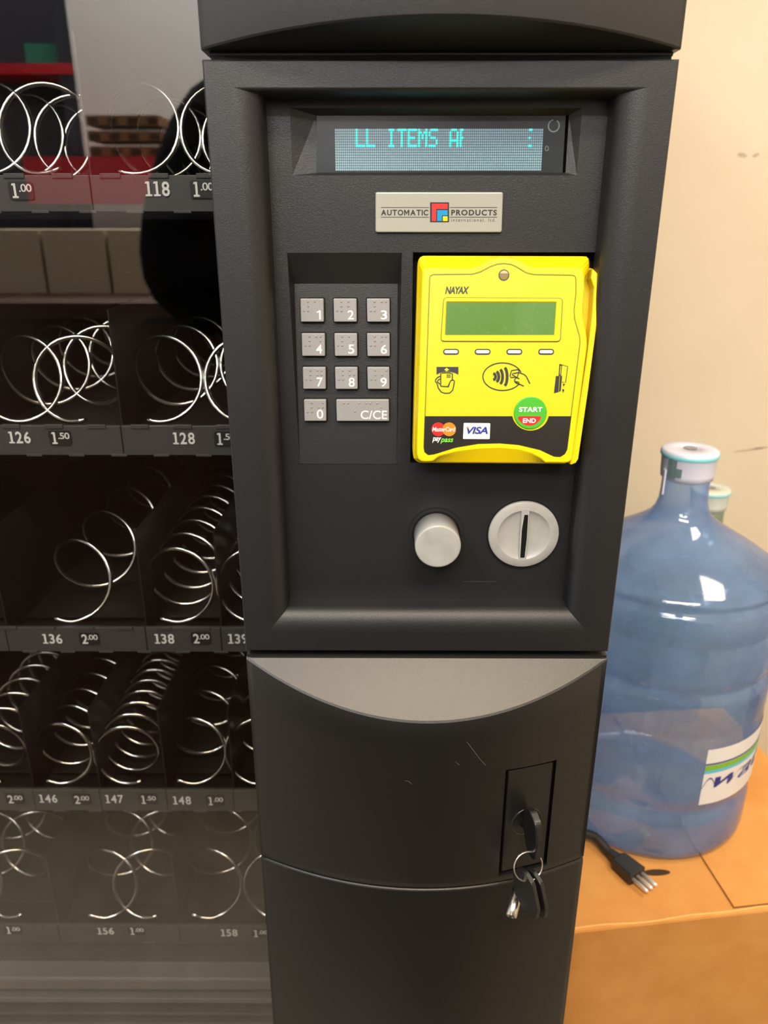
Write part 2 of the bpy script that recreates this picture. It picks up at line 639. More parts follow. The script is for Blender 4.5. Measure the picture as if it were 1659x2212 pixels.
# ---- upper fascia: bowed front, sloping underside that cuts an arch
b = MB()
z0f, hf, z1f = 1.5293, .0085, 1.84
rows = []
rows.append([(x, .024, z0f) for x in xs])
rows.append([(x, 0.0005, z0f) for x in xs])
rows.append([(x, -bow(x) + .0006, z0f + hf * bow(x) / BOW) for x in xs])
rows.append([(x, -bow(x), z0f + hf * bow(x) / BOW + .0010) for x in xs])
for k in range(1, 9):
    rows.append([(x, -bow(x), z0f + hf * bow(x) / BOW + .001 + (z1f - z0f - hf * bow(x) / BOW - .001) * k / 8) for x in xs])
rows.append([(x, .024, z1f) for x in xs])
ids = [b.add(r) for r in rows]
for j, (a, c) in enumerate(zip(ids, ids[1:])):
    for k in range(NX):
        b.face((a[k], a[k + 1], c[k + 1], c[k]), M_FASC if j >= 3 else M_BLACKF, j >= 3 and j < 11)
for side in (0, NX):
    b.face([r[side] for r in ids], M_BLACK)
b.build('upper_fascia', vm)
# dark groove strip between fascia and control frame, with a thin raised bead
b = MB()
b.box((-.1185, .004, 1.5245), (.1195, .02, 1.5292), M_GAP)
b.tube([(-.119, .0045, 1.5280), (.120, .0045, 1.5280)], .0011, M_BLACK, 8)
b.build('groove_strip', vm)

# ---- control frame (mitred, rounded inner slopes)
IX0, IX1, IZ0, IZ1 = -.0936, .0938, 1.2046, 1.5094    # inner edge
OX0, OX1, OZ0, OZ1 = -.1078, .1085, 1.1895, 1.5124    # where the slope starts
YI, YP = .009, .021


def rring(x0, x1, z0, z1, y):
    return [(x0, y, z0), (x1, y, z0), (x1, y, z1), (x0, y, z1)]


b = MB()
rings = [rring(-HW, HW, ZB, ZT, .024), rring(-HW, HW, ZB, ZT, .0008), rring(-HW + .0008, HW - .0008, ZB + .0008, ZT - .0008, 0)]
NS = 14
for k in range(1, NS + 1):
    t = k / NS
    a = t * math.pi / 2 * .92
    e = math.sin(a) / math.sin(math.pi / 2 * .92)
    d = YI * (1 - math.cos(a)) / (1 - math.cos(math.pi / 2 * .92))
    rings.append(rring(OX0 + (IX0 - OX0) * e, OX1 + (IX1 - OX1) * e, OZ0 + (IZ0 - OZ0) * e, OZ1 + (IZ1 - OZ1) * e, d))
rings.insert(3, rring(OX0, OX1, OZ0, OZ1, 0))
rings.append(rring(IX0, IX1, IZ0, IZ1, YP + .001))
for k in range(4):                       # each side its own strip: smooth along the slope, sharp at the mitres
    k2 = (k + 1) % 4
    flat = list(range(4)); slope = list(range(3, len(rings) - 1)); wall_ = [len(rings) - 2, len(rings) - 1]
    for grp, sm in ((flat, False), (slope, True), (wall_, False)):
        pr_ = [b.add([rings[j][k], rings[j][k2]]) for j in grp]
        for p_, q_ in zip(pr_, pr_[1:]):
            b.face((p_[0], p_[1], q_[1], q_[0]), M_BLACK, sm)
b.build('control_frame', vm, normals=False)

# ---- inner control panel with openings for display, keypad and card reader
FP = Fr((0, YP, 0))                      # panel front
D_in = (P(683, 251, YP + .004), P(1220, 371, YP + .004))
dx0, dx1 = D_in[0].x, D_in[1].x
dzt, dzb = P(900, 250, YP + .005).z, P(900, 373, YP + .002).z
dzT, dzB = P(900, 233, YP).z, P(900, 379, YP).z           # outer lips of the display scoop
kx0, kx1 = P(621, 560, YP).x, P(868, 560, YP).x
kzt, kzb = P(740, 546, YP).z, P(740, 1003, YP).z
rx0, rx1 = P(889, 780, YP).x + .0, P(1268, 780, YP).x
rzt, rzb = P(1000, 545, YP).z, P(1000, 1000, YP).z
b = MB()
gx = sorted({IX0, IX1, dx0 - .014, dx0, dx1, dx1 + .006, kx0, kx1, rx0, rx1})
gz = sorted({IZ0, IZ1, dzT, dzB, kzt, kzb, rzt, rzb})
for i in range(len(gx) - 1):
    for j in range(len(gz) - 1):
        cx, cz = (gx[i] + gx[i + 1]) / 2, (gz[j] + gz[j + 1]) / 2
        if dx0 < cx < dx1 and dzB < cz < dzT:
            continue
        if kx0 < cx < kx1 and kzb < cz < kzt:
            continue
        if rx0 < cx < rx1 and rzb < cz < rzt:
            continue
        if (dx0 - .014 < cx < dx0 or dx1 < cx < dx1 + .006) and dzB < cz < dzT:
            continue
        b.poly([(gx[i], YP, gz[j]), (gx[i + 1], YP, gz[j]), (gx[i + 1], YP, gz[j + 1]), (gx[i], YP, gz[j + 1])], M_BLACK)
# display scoop: sloped brow, sill, and wedge-shaped cheeks
YD = YP + .0045
xa, xb = dx0 - .014, dx1 + .006
b.poly([(xa, YP, dzT), (xb, YP, dzT), (dx1, YD, dzt), (dx0, YD, dzt)], M_BLACK)
b.poly([(xa, YP, dzB), (xb, YP, dzB), (dx1, YP + .002, dzb), (dx0, YP + .002, dzb)], M_BLACK)
b.poly([(dx0, YD, dzt), (dx0, YP + .002, dzb), (xa, YP, dzB), (xa, YP, dzT)], M_BLACK)
b.poly([(dx1, YD, dzt), (dx1, YP + .002, dzb), (xb, YP, dzB), (xb, YP, dzT)], M_BLACK)
# reader opening: walls and dark floor
yr = YP + .010
b.poly([(rx0, YP, rzt), (rx1, YP, rzt), (rx1, yr, rzt), (rx0, yr, rzt)], M_GAP)
b.poly([(rx0, YP, rzb), (rx1, YP, rzb), (rx1, yr, rzb), (rx0, yr, rzb)], M_GAP)
b.poly([(rx0, YP, rzb), (rx0, YP, rzt), (rx0, yr, rzt), (rx0, yr, rzb)], M_GAP)
b.poly([(rx1, YP, rzb), (rx1, YP, rzt), (rx1, yr, rzt), (rx1, yr, rzb)], M_GAP)
b.poly([(rx0, yr, rzb), (rx1, yr, rzb), (rx1, yr, rzt), (rx0, yr, rzt)], M_GAP)
# keypad recess: brow slope, tapering cheeks, leaning plate
KT_z = P(740, 613, YP + .011).z
KT_y = YP + .011
kpx0, kpx1 = kx0 + .0022, kx1 - .0022
b.poly([(kx0, YP, kzt), (kx1, YP, kzt), (kpx1, KT_y, KT_z), (kpx0, KT_y, KT_z)], M_BLACK)
b.poly([(kx0, YP, kzt), (kpx0, KT_y, KT_z), (kpx0, YP + .0006, kzb), (kx0, YP, kzb)], M_BLACK)
b.poly([(kx1, YP, kzt), (kpx1, KT_y, KT_z), (kpx1, YP + .0006, kzb), (kx1, YP, kzb)], M_BLACK)
b.poly([(kpx0, KT_y, KT_z), (kpx1, KT_y, KT_z), (kpx1, YP + .0006, kzb), (kpx0, YP + .0006, kzb)], M_BLACK)
# pale rub mark low on the panel
M_RUB = mat('rub_mark', S(66, 64, 61), .7)
u0, v0 = FP.uv(1000, 1256); u1, _ = FP.uv(1075, 1256)
for k in range(9):
    uu = u0 + (u1 - u0) * k / 9 + random.uniform(0, .0006)
    b.flat(FP, circ(uu + .001, v0 + random.uniform(-.0002, .0002), .0013, .00022, 10), .00012, M_RUB)
b.build('control_panel', vm, normals=False)

# ---- display
FD = Fr((0, YD, 0), (1, 0, 0), (0, (YP + .002 - YD) / (dzb - dzt) * 1.0, 1))
FD.o = Vector((0, YD, dzt))
b = MB()
q = [FD.uv(684, 250), FD.uv(1222, 250), FD.uv(1215, 373), FD.uv(684, 373)]
b.flat(FD, q, 0.0001, M_DISPF)
disp = b.build('display', vm, normals=False)
b = MB()
c0, c1, c2, c3 = FD.uv(723, 278, .0003), FD.uv(1174, 278, .0003), FD.uv(1171, 369, .0003), FD.uv(725, 369, .0003)
gu0, gv1 = c0; gu1 = c1[0]; gv0 = c2[1]
b.flat(FD, [(gu0, gv0), (gu1, gv0), (gu1, gv1), (gu0, gv1)], .0003, M_FIELD)
b.uv[0] = [(0, 0), (100, 0), (100, 16), (0, 16)]
b.build('dot_field', disp, normals=False)
F57 = {'L': ['10000'] * 6 + ['11111'], 'I': ['01110'] + ['00100'] * 5 + ['01110'], 'T': ['11111'] + ['00100'] * 6,
       'E': ['11111', '10000', '10000', '11110', '10000', '10000', '11111'], 'M': ['10001', '11011', '10101', '10101', '10001', '10001', '10001'],
       'S': ['01111', '10000', '10000', '01110', '00001', '00001', '11110'], 'A': ['01110', '10001', '10001', '10001', '11111', '10001', '10001'],
       'r': ['11000', '10000', '10000', '11000', '10000', '10000', '10000'], ':': ['11000', '00000', '00000', '10000', '00000', '00000', '11000']}
du, dv = (gu1 - gu0) / 100, (gv1 - gv0) / 16
for i, ch in enumerate('  LL ITEMS Ar     : '):
    if ch == ' ':
        continue
    b = MB()
    sh = {':': 3}.get(ch, 0)
    for rr, row in enumerate(F57[ch]):
        for cc, bit in enumerate(row):
            if bit == '1':
                u = gu0 + (i * 5 + cc + sh + .5 - .4 * (ch in 'Ar')) * du * 1.0
                u = gu0 + (i * 5 + cc * .86 + sh + .5) * du
                v = gv1 - (rr + .5) * dv
                b.flat(FD, rect(u - du * .46, v - dv * .42, u + du * .46, v + dv * .42), .0005, M_DOT)
    b.build('lit_character', disp, normals=False)
b = MB()
u, v = FD.uv(1196, 272); b.stroke(FD, circ(u, v, .0030, .0030, 20, 100, 420), .0007, .0003, mat('glue_ring', S(110, 122, 126), .5))
u, v = FD.uv(1181, 321); b.stroke(FD, circ(u, v, .0009, .0012, 12), .0003, .0003, mat('glue_ring', S(110, 122, 126), .5), closed=True)
b.build('sealing_spot', disp, normals=False)

# ---- maker's badge
b = MB()
FBd = Fr((0, YP, 0))
BW = .0022
c = [FBd.uv(811, 502, BW), FBd.uv(1084, 502, BW), FBd.uv(1087, 415, BW), FBd.uv(811, 415, BW)]
b.prism(FBd, rpoly(c, .0012), .0, BW, M_BADGE, .0007, steps=3)
W1 = BW + .0001
b.tpx(FBd, 'AUTOMATIC', (823, 453, 925, 465.5), W1, M_INK, bold=.028, spacing=1.18)
b.tpx(FBd, 'PRODUCTS', (975, 453, 1073, 465.5), W1, M_INK, bold=.028, spacing=1.18)
b.tpx(FBd, 'international, ltd.', (975, 471.5, 1071, 480), W1, M_INK, bold=-.005, spacing=1.3)


def px_rect(mb, fr, x0, y0, x1, y1, w, m, r=0):
    p = [fr.uv(x0, y1, w), fr.uv(x1, y1, w), fr.uv(x1, y0, w), fr.uv(x0, y0, w)]
    mb.flat(fr, rpoly(p, r) if r else p, w, m)


for x0, x1 in ((823, 927), (972, 1074)):
    px_rect(b, FBd, x0, 447.6, x1, 448.8, W1, M_INK)
    px_rect(b, FBd, x0, 468.6, x1, 469.8, W1, M_INK)
px_rect(b, FBd, 929, 437, 970, 480, W1, M_INK)
z6 = lambda x, y: (420 + x / 2.765, y / 2.765)


def r6(mb, x0, y0, x1, y1, w, m):
    (a, c_), (d, e) = z6(x0, y0), z6(x1, y1)
    px_rect(mb, FBd, a, c_, d, e, w, m)


r6(b, 1418, 1217, 1512, 1248, W1 + .0001, M_RED); r6(b, 1418, 1248, 1444, 1320, W1 + .0001, M_RED)
r6(b, 1450, 1255, 1512, 1287, W1 + .0001, M_BLUE); r6(b, 1450, 1287, 1478, 1320, W1 + .0001, M_BLUE)
r6(b, 1484, 1292, 1512, 1320, W1 + .0001, M_GOLD)
b.build('maker_badge', vm)

# ---- keypad: plate frame and twelve keys less one (wide clear key)
kd = Vector((0, KT_y - (YP + .0006), KT_z - kzb))
FK = Fr((0, YP + .0006, kzb), (1, 0, 0), kd)
b = MB()
b.prism(FK, rect(kpx0 + .004, .012, kpx1 - .004, kd.length - .002), -.001, .0001, M_BLACK)
keypad = b.build('keypad', vm)
z1 = lambda x, y: (580 + x / 4.4235, 520 + y / 4.4235)
KH = .0042
BR = {'1': '1', '2': '12', '3': '14', '4': '145', '5': '15', '6': '124', '7': '1245', '8': '125', '9': '24', '0': '245'}
DOT = {'1': (142, 43), '4': (182, 43), '2': (142, 86), '5': (182, 86)}
keys = [('1', 303, 540, 528, 775), ('2', 620, 540, 843, 775), ('3', 938, 540, 1160, 775),
        ('4', 315, 872, 540, 1102), ('5', 628, 872, 848, 1102), ('6', 940, 872, 1160, 1104),
        ('7', 325, 1196, 547, 1417), ('8', 634, 1196, 852, 1418), ('9', 943, 1196, 1157, 1418),
        ('0', 337, 1506, 552, 1723), ('C/CE', 646, 1506, 1153, 1724)]
for ch, x0, y0, x1, y1 in keys:
    b = MB()
    p = [FK.uv(*z1(x0 + 6, y1), KH), FK.uv(*z1(x1, y1), KH), FK.uv(*z1(x1 - 2, y0 + 12), KH), FK.uv(*z1(x0, y0 + 12), KH)]
    b.prism(FK, rpoly(p, .0006, 3), -.004, KH, M_KEY, .0005, steps=2)
    # dark clearance slot round the key
    b.prism(FK, inset(rpoly(p, .0006, 3), -.0007), -.003, .00025, M_GAP)
    if ch == 'C/CE':
        pts = [(720, 1553), (760, 1553), (827, 1630), (866, 1553), (932, 1553), (972, 1553), (1038, 1553), (1076, 1592)]
        tb = (880, 1622, 1133, 1706)
    else:
        pts = [(x0 + 75, y0 + 43), (x0 + 76, y0 + 86), (x0 + 77, y0 + 130), (x0 + 37, y0 + 130)] + [(x0 + DOT[k][0], y0 + DOT[k][1]) for k in BR[ch]]
        wd = {'1': 40, '0': 66}.get(ch, 60)
        tb = (x1 - 27 - wd, y1 - 110, x1 - 27, y1 - 22)
    for q in pts:
        u, v = FK.uv(*z1(*q), KH)
        b.dome(FK, u, v, KH - .0001, .00072, .0006, M_KEY)
    t0, t1 = z1(tb[0], tb[1]), z1(tb[2], tb[3])
    b.tpx(FK, ch, (*t0, *t1), KH + .0001, M_WHITE, bold=.012)
    b.build('key', keypad)

# ---- card reader
FRd_top, FRd_bot = Vector((0, .0105, 0)), Vector((0, -.0115, 0))
FRd_top.z = P(1060, 548, .0105).z; FRd_bot.z = P(1060, 1003, -.0115).z
FC = Fr(FRd_bot, (1, 0, 0), FRd_top - FRd_bot)
zc = lambda x, y: (860 + x / 3.456, 520 + y / 3.456)
cuv = lambda x, y, w=0.0: FC.uv(*zc(x, y), w)
cpoly = lambda pts, w=0.0: [cuv(x, y, w) for x, y in pts]
body = [(150, 150), (158, 118), (185, 100), (1395, 104), (1436, 106), (1449, 130), (1449, 205), (1400, 330), (1405, 700), (1395, 850), (1290, 1655), (1270, 1675), (1060, 1673), (270, 1668), (160, 1668), (120, 1640), (114, 1580)]
rim = [(187, 235), (195, 212), (230, 200), (540, 205), (600, 190), (690, 145), (740, 130), (790, 126), (840, 132), (890, 150), (960, 185), (1020, 198), (1330, 200), (1375, 215), (1386, 250), (1386, 380), (1374, 500), (1376, 570), (1403, 720), (1405, 790), (1290, 1640), (1262, 1652),
       (1085, 1650), (1070, 1622), (1000, 1588), (900, 1562), (760, 1550), (600, 1555), (430, 1576), (300, 1606), (272, 1640), (180, 1645), (150, 1620), (146, 1560)]
stick = [(233, 285), (238, 262), (260, 250), (555, 247), (610, 232), (690, 190), (740, 172), (790, 167), (845, 174), (890, 195), (960, 238), (1015, 250), (1305, 254), (1325, 265), (1331, 290), (1330, 400), (1316, 520), (1320, 580), (1358, 715), (1361, 760), (1262, 1560), (1245, 1592), (1212, 1614), (1165, 1612),
         (1060, 1562), (900, 1524), (760, 1512), (600, 1516), (430, 1544), (270, 1594), (225, 1600), (198, 1580), (191, 1545)]
cc = cuv(760, 850)
B0 = polar(rpoly(cpoly(body), .0010, 4), cc, 260); R0 = polar(rpoly(cpoly(rim), .0008, 3), cc, 260); S0 = polar(rpoly(cpoly(stick), .0004, 3), cc, 260)
b = MB()
rg = [[FC.pt(u, v, -.024) for u, v in B0], [FC.pt(u, v, -.0065) for u, v in B0],
      [FC.pt(u, v, -.0048) for u, v in inset(B0, .0008)], [FC.pt(u, v, -.0004) for u, v in inset(R0, -.0004)],
      [FC.pt(u, v, 0) for u, v in inset(R0, .0003)], [FC.pt(u, v, 0) for u, v in inset(S0, -.0002)], [FC.pt(u, v, -.0004) for u, v in S0]]
b.loft(rg, M_YEL)
reader = b.build('card_reader', vm)
reader['label'] = 'yellow card reader housing'
# swipe rail on the right
b = MB()
rail = [(1452, 206), (1512, 262), (1519, 300), (1516, 340), (1480, 660), (1420, 1120), (1346, 1630), (1328, 1660), (1296, 1673), (1283, 1668), (1330, 1380), (1404, 900), (1448, 560), (1462, 350), (1440, 280)]
b.prism(FC, cpoly(rail, -.003), -.024, -.003, M_YEL, .0008)
slot = [(1390, 190), (1452, 206), (1470, 330), (1460, 600), (1330, 1500), (1290, 1660), (1270, 1660)]
b.prism(FC, cpoly([(1380, 190), (1450, 206), (1470, 330), (1460, 600), (1330, 1500), (1290, 1660), (1250, 1660)], -.012), -.024, -.013, M_YEL)
b.build('swipe_rail', reader)
# printed front film
b = MB()
WF = .0001
yl = [p for p in stick if p[1] < 1312]
b.flat(FC, cpoly([p for p in stick if p[1] <= 760] + [(1293, 1310), (199, 1310)], WF), WF, M_STICK)
lo = [(1293, 1310)] + [p for p in stick if p[1] > 1312] + [(199, 1310)]
b.flat(FC, cpoly(lo, WF), WF, M_FILMK)
W2 = .0003
# thin print line round the film
sl = cpoly(stick, W2)
b.stroke(FC, inset(sl, .0003), .00025, W2, M_INK, closed=True)
b.tpx(FC, 'NAYAX', (*zc(352, 342), *zc(530, 397)), W2, M_INK, bold=.035, shear=.25, spacing=.92)
# insert-card icon
T = .00062
bl = [(287, 942), (450, 942), (450, 1000), (425, 988), (395, 980), (365, 977), (335, 980), (308, 988), (287, 1000)]
b.flat(FC, cpoly(bl, W2), W2, M_INK)
b.flat(FC, cpoly([(341, 966), (362, 948), (384, 966), (371, 966), (371, 973), (354, 973), (354, 966)], W2 + .0001), W2 + .0001, M_STICK)
ln = lambda pts, t=T, m=M_INK, cl=False: b.stroke(FC, cpoly(pts, W2), t, W2, m, cl)
ln([(318, 1086), (318, 992), (340, 986), (385, 986), (405, 994), (405, 1045)])
ln([(318, 1086), (378, 1090), (378, 1070)])
b.flat(FC, cpoly([(363, 998), (391, 998), (391, 1022), (363, 1022)], W2), W2, M_INK)
for gx_ in (372, 381):
    b.flat(FC, cpoly([(gx_, 998), (gx_ + 2, 998), (gx_ + 2, 1022), (gx_, 1022)], W2 + .0001), W2 + .0001, M_STICK)
for gy_ in (1005, 1014):
    b.flat(FC, cpoly([(363, gy_), (391, gy_), (391, gy_ + 2), (363, gy_ + 2)], W2 + .0001), W2 + .0001, M_STICK)
ln([(318, 1010), (296, 1020), (280, 1036), (278, 1052), (290, 1062), (300, 1100), (322, 1130), (350, 1139), (385, 1137), (408, 1115), (416, 1080), (420, 1048), (412, 1040), (396, 1042), (384, 1060), (380, 1078), (370, 1086)])
ln([(318, 1030), (300, 1040), (292, 1050), (312, 1072)])
# tap-card icon
ln([(779 + 146 * math.cos(R(a)), 1015 - 103 * math.sin(R(a))) for a in range(18, 338, 8)])
for k, (x, h) in enumerate(((712, 24), (736, 38), (764, 54), (798, 68))):
    ln([(x + 22 * math.cos(R(a)) - 6, 1015 - h * math.sin(R(a))) for a in range(-80, 81, 16)], .0016)
ln([(846, 970), (893, 962), (904, 972), (890, 1018), (842, 1022), (836, 1008)], cl=True)
ln([(860, 992), (900, 984), (940, 998), (958, 1015), (984, 1068)])
ln([(856, 990), (852, 1000), (884, 1020), (905, 1032)])
ln([(884, 1020), (868, 1040), (872, 1056), (898, 1070), (915, 1075), (938, 1086)])
ln([(872, 1050), (905, 1058)]); ln([(880, 1064), (908, 1070)])
# swipe-card icon
b.flat(FC, cpoly([(1178, 1010), (1205, 1010), (1197, 1130), (1163, 1138)], W2), W2, M_INK)
b.flat(FC, cpoly([(1208, 1012), (1225, 1008), (1214, 1122), (1200, 1130)], W2), W2, M_INK)
b.flat(FC, cpoly([(1204, 922), (1225, 924), (1216, 1010), (1198, 1010)], W2), W2, M_INK)
b.flat(FC, cpoly([(1212, 935), (1218, 935), (1211, 1000), (1206, 1000)], W2 + .0001), W2 + .0001, M_STICK)
ln([(1204, 922), (1266, 938), (1250, 1060), (1224, 1054)], .0004)
b.flat(FC, cpoly([(1230, 1066), (1247, 1070), (1234, 1090)], W2), W2, M_INK)
b.flat(FC, cpoly([(1225, 1106), (1242, 1112), (1230, 1138)], W2), W2, M_INK)
# scheme marks
b.flat(FC, cpoly(circ(300, 1408, 51, 51, 32), W2), W2, M_REDF)
b.flat(FC, cpoly(circ(381, 1408, 51, 51, 32), W2 + .0001), W2 + .0001, M_ORANGE)
b.tpx(FC, 'MasterCard', (*zc(255, 1391), *zc(427, 1424)), W2 + .0003, M_WHITE, bold=.01, shear=.2, spacing=.92)
b.tpx(FC, 'pay', (*zc(255, 1467), *zc(322, 1508)), W2, M_WHITE, bold=.025, shear=.3)
b.tpx(FC, 'pass', (*zc(316, 1476), *zc(412, 1516)), W2, M_GREENP, bold=.02, shear=.3)
b.flat(FC, rpoly(cpoly([(484, 1480), (684, 1481), (688, 1362), (490, 1360)], W2), .0006), W2, M_WHITE)
b.tpx(FC, 'VISA', (*zc(512, 1389), *zc(670, 1443)), W2 + .0002, M_VBLUE, bold=.03, shear=.25, spacing=.95)
b.flat(FC, cpoly([(506, 1391), (524, 1391), (534, 1412)], W2 + .0003), W2 + .0003, M_ORANGE)
b.flat(FC, cpoly(circ(988, 1285, 138, 133, 48), W2), W2, M_STICK)
b.build('printed_film', reader)
# clear protective film corner lines
# screen
b = MB()
fo = cpoly([(318, 752), (1210, 754), (1228, 430), (340, 424)], .0002); fi = cpoly([(352, 704), (1164, 704), (1180, 462), (362, 460)], .0002)
A = rpoly(fo, .0022, 5); Bq = rpoly(fi, .0004, 5)
b.loft([[FC.pt(u, v, .0002) for u, v in A], [FC.pt(u, v, .0009) for u, v in inset(A, .0004)], [FC.pt(u, v, .0009) for u, v in inset(Bq, -.0006)], [FC.pt(u, v, .0003) for u, v in Bq]], M_YEL, cap0=False, cap1=False)
b.stroke(FC, A, .0003, .0004, M_INK, closed=True)
b.flat(FC, Bq, .0004, M_LCD)
b.build('screen', reader)['label'] = 'green display window'
for x in (395, 630.5, 867, 1104.5):
    b = MB()
    u0, v0 = cuv(x - 60, 851); u1, v1 = cuv(x + 60, 808)
    hh = (v1 - v0) / 2
    pill = [(u1 - hh + hh * math.cos(R(a)), v0 + hh + hh * math.sin(R(a))) for a in range(-90, 91, 18)] + [(u0 + hh + hh * math.cos(R(a)), v0 + hh + hh * math.sin(R(a))) for a in range(90, 271, 18)]
    b.flat(FC, pill, .0003, M_INK)
    b.prism(FC, inset(pill, .0007), .0002, .0007, M_WHITE, .0003)
    b.build('soft_button', reader)['label'] = 'small white pill button'
b = MB()
u, v = cuv(789, 257); r_ = (cuv(830, 257)[0] - cuv(749, 257)[0]) / 2
b.flat(FC, circ(u, v, r_), .0003, M_INK)
b.flat(FC, circ(u, v, r_ * .82), .0004, mat('sensor_window', S(120, 100, 50), .3))
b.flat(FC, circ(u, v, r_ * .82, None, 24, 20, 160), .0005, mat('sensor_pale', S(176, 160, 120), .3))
b.build('sensor_window', reader)
b = MB()
u, v = cuv(987, 1285, .0006); r_ = (cuv(1110, 1285)[0] - cuv(864, 1285)[0]) / 2
b.prism(FC, circ(u, v, r_, r_ * .985, 64), .0001, .0011, M_GREEN, .0005)
seg = [(892, 1318), (905, 1311)] + [(905 + (1060 - 905) * k / 8, 1309) for k in range(1, 8)] + [(1060, 1310), (1070, 1318), (1060, 1338), (1040, 1360), (1010, 1377), (980, 1382), (950, 1377), (920, 1360), (900, 1338)]
b.flat(FC, cpoly(seg, .0012), .0012, M_REDF)
b.tpx(FC, 'START', (*zc(903, 1241), *zc(1077, 1278)), .0013, M_WHITE, bold=.035, spacing=1.05)
b.tpx(FC, 'END', (*zc(932, 1326), *zc(1028, 1360)), .0014, M_WHITE, bold=.03)
b.build('start_button', reader)['label'] = 'round green start button with red end segment'

# ---- coin return button and coin slot
b = MB()
c0 = P(942, 1153, YP); rr = .0148
b.lathe([(rr + .0012, .0005), (rr + .0012, .0002)], c0, M_GAP, (0, -1, 0), 48)
b.lathe([(rr + .004, .0003), (rr + .0008, -.0006)], c0, M_BLACK, (0, -1, 0), 48, cap0=False)
b.lathe([(rr, -.002), (rr, .0200), (rr * .985, .0212), (rr * .95, .0218), (rr * .90, .0219), (rr * .5, .0214), (0, .0212)], c0, M_SILVER, (0, -1, 0), 56)
b.build('coin_return_button', vm)
b = MB()
c0 = P(1131.5, 1156, YP - .003); c0.y = YP
ro = .0234
b.lathe([(ro + .0006, 0), (ro + .0006, .0003)], c0, M_GAP, (0, -1, 0), 56)
b.lathe([(ro, 0), (ro, .0020), (ro * .988, .0028), (ro * .97, .0031), (ro * .76, .0034), (ro * .745, .0034), (ro * .735, .0031), (ro * .6, .0020), (ro * .45, .0013), (ro * .3, .0009), (0, .0007)], c0, M_SILVER, (0, -1, 0), 64)
fs = Fr(c0)
hs = ro * .80
b.prism(fs, rect(-.0026, -hs, .0026, hs), .0004, .0035, M_SILVER, .0003)
b.prism(fs, rpoly([(-.0014, -hs * .86), (.0014, -hs * .86), (.0020, -.002), (.0018, hs * .78), (-.0006, hs * .78), (-.0016, .004)], .0005), .0005, .0036, M_GAP)
b.build('coin_slot', vm)

# ---- lower door: bowed, with a sloping ledge that leaves an arc; recess for the lock plate
def SB(px, py, off=0.0):
    """where a line of sight meets the bowed front"""
    d = ray(px, py); t0, t1 = .2, 1.2
    f = lambda t: (CAM.y + d.y * t) + bow(CAM.x + d.x * t) + off
    for _ in range(50):
        tm = (t0 + t1) / 2
        if f(tm) < 0:
            t0 = tm
        else:
            t1 = tm
    return CAM + d * t0


zs0, hs0, zg = 1.1700, .0300, .9958
lt = [SB(1090, 1665), SB(1197, 1647), SB(1180, 1868), SB(1085, 1886)]
lx0, lx1 = (lt[0].x + lt[3].x) / 2, (lt[1].x + lt[2].x) / 2
lz1, lz0 = (lt[0].z + lt[1].z) / 2, (lt[2].z + lt[3].z) / 2
lx0 -= .001; lx1 += .001; lz0 -= .001; lz1 += .001
xd = sorted(set(xs) | {lx0, lx1})
xd = [x for x in xd if x in (lx0, lx1) or min(abs(x - lx0), abs(x - lx1)) > .0008]
b = MB()
zf = lambda x: zs0 - hs0 * bow(x) / BOW
levels = [lz1, (lz0 + lz1) / 2, lz0]
rows = [[(x, .024, zs0 + .0012) for x in xd], [(x, .0022, zs0 + .0012) for x in xd], [(x, .0022, zs0) for x in xd], [(x, .0002, zs0 - .0002) for x in xd],
        [(x, -bow(x) + .0010, zf(x) + .0004) for x in xd], [(x, -bow(x), zf(x) - .0010) for x in xd],
        [(x, -bow(x), zf(x) - .001 + (lz1 - zf(x) + .001) * .5) for x in xd]]
base = len(rows)
for z in levels + [zg + .0010]:
    rows.append([(x, -bow(x), z) for x in xd])
rows.append([(x, -bow(x) + .0012, zg) for x in xd]); rows.append([(x, .024, zg) for x in xd])
ids = [b.add(r) for r in rows]
for j, (a, c) in enumerate(zip(ids, ids[1:])):
    for k in range(len(xd) - 1):
        cx = (xd[k] + xd[k + 1]) / 2
        if base <= j < base + 2 and lx0 < cx < lx1:
            continue
        b.face((a[k], a[k + 1], c[k + 1], c[k]), M_BLACKF, 5 <= j < base + 3)
for side in (0, len(xd) - 1):
    b.face([r[side] for r in ids], M_BLACKF)
# recess walls
dep = .005
xw = [x for x in xd if lx0 - 1e-9 <= x <= lx1 + 1e-9]
for za in (lz0, lz1):
    for p_, q_ in zip(xw, xw[1:]):
        b.poly([(p_, -bow(p_), za), (q_, -bow(q_), za), (q_, -bow(q_) + dep, za), (p_, -bow(p_) + dep, za)], M_GAP)
for x in (lx0, lx1):
    b.poly([(x, -bow(x), lz0), (x, -bow(x), lz1), (x, -bow(x) + dep, lz1), (x, -bow(x) + dep, lz0)], M_GAP)
b.poly([(lx0, -bow(lx0) + dep, lz0), (lx1, -bow(lx1) + dep, lz0), (lx1, -bow(lx1) + dep, lz1), (lx0, -bow(lx0) + dep, lz1)], M_GAP)
# hairline scratches
M_SCR = mat('scratch', S(112, 104, 94), .6)


def scratch(mb, pts, wd):
    q = [SB(x, y, .00012) for x, y in pts]
    for p_, q_ in zip(q, q[1:]):
        t = (q_ - p_).normalized(); n = t.cross(Vector((0, -1, 0))).normalized() * wd / 2
        mb.poly([p_ - n, q_ - n, q_ + n, p_ + n], M_SCR)


scratch(b, [(1008, 1602), (1022, 1620), (1037, 1640), (1050, 1654)], .0003)
scratch(b, [(874, 1686), (884, 1688), (890, 1695)], .0003)
scratch(b, [(983, 1645), (993, 1653)], .0003)
ldoor = b.build('lower_door', vm, normals=False)
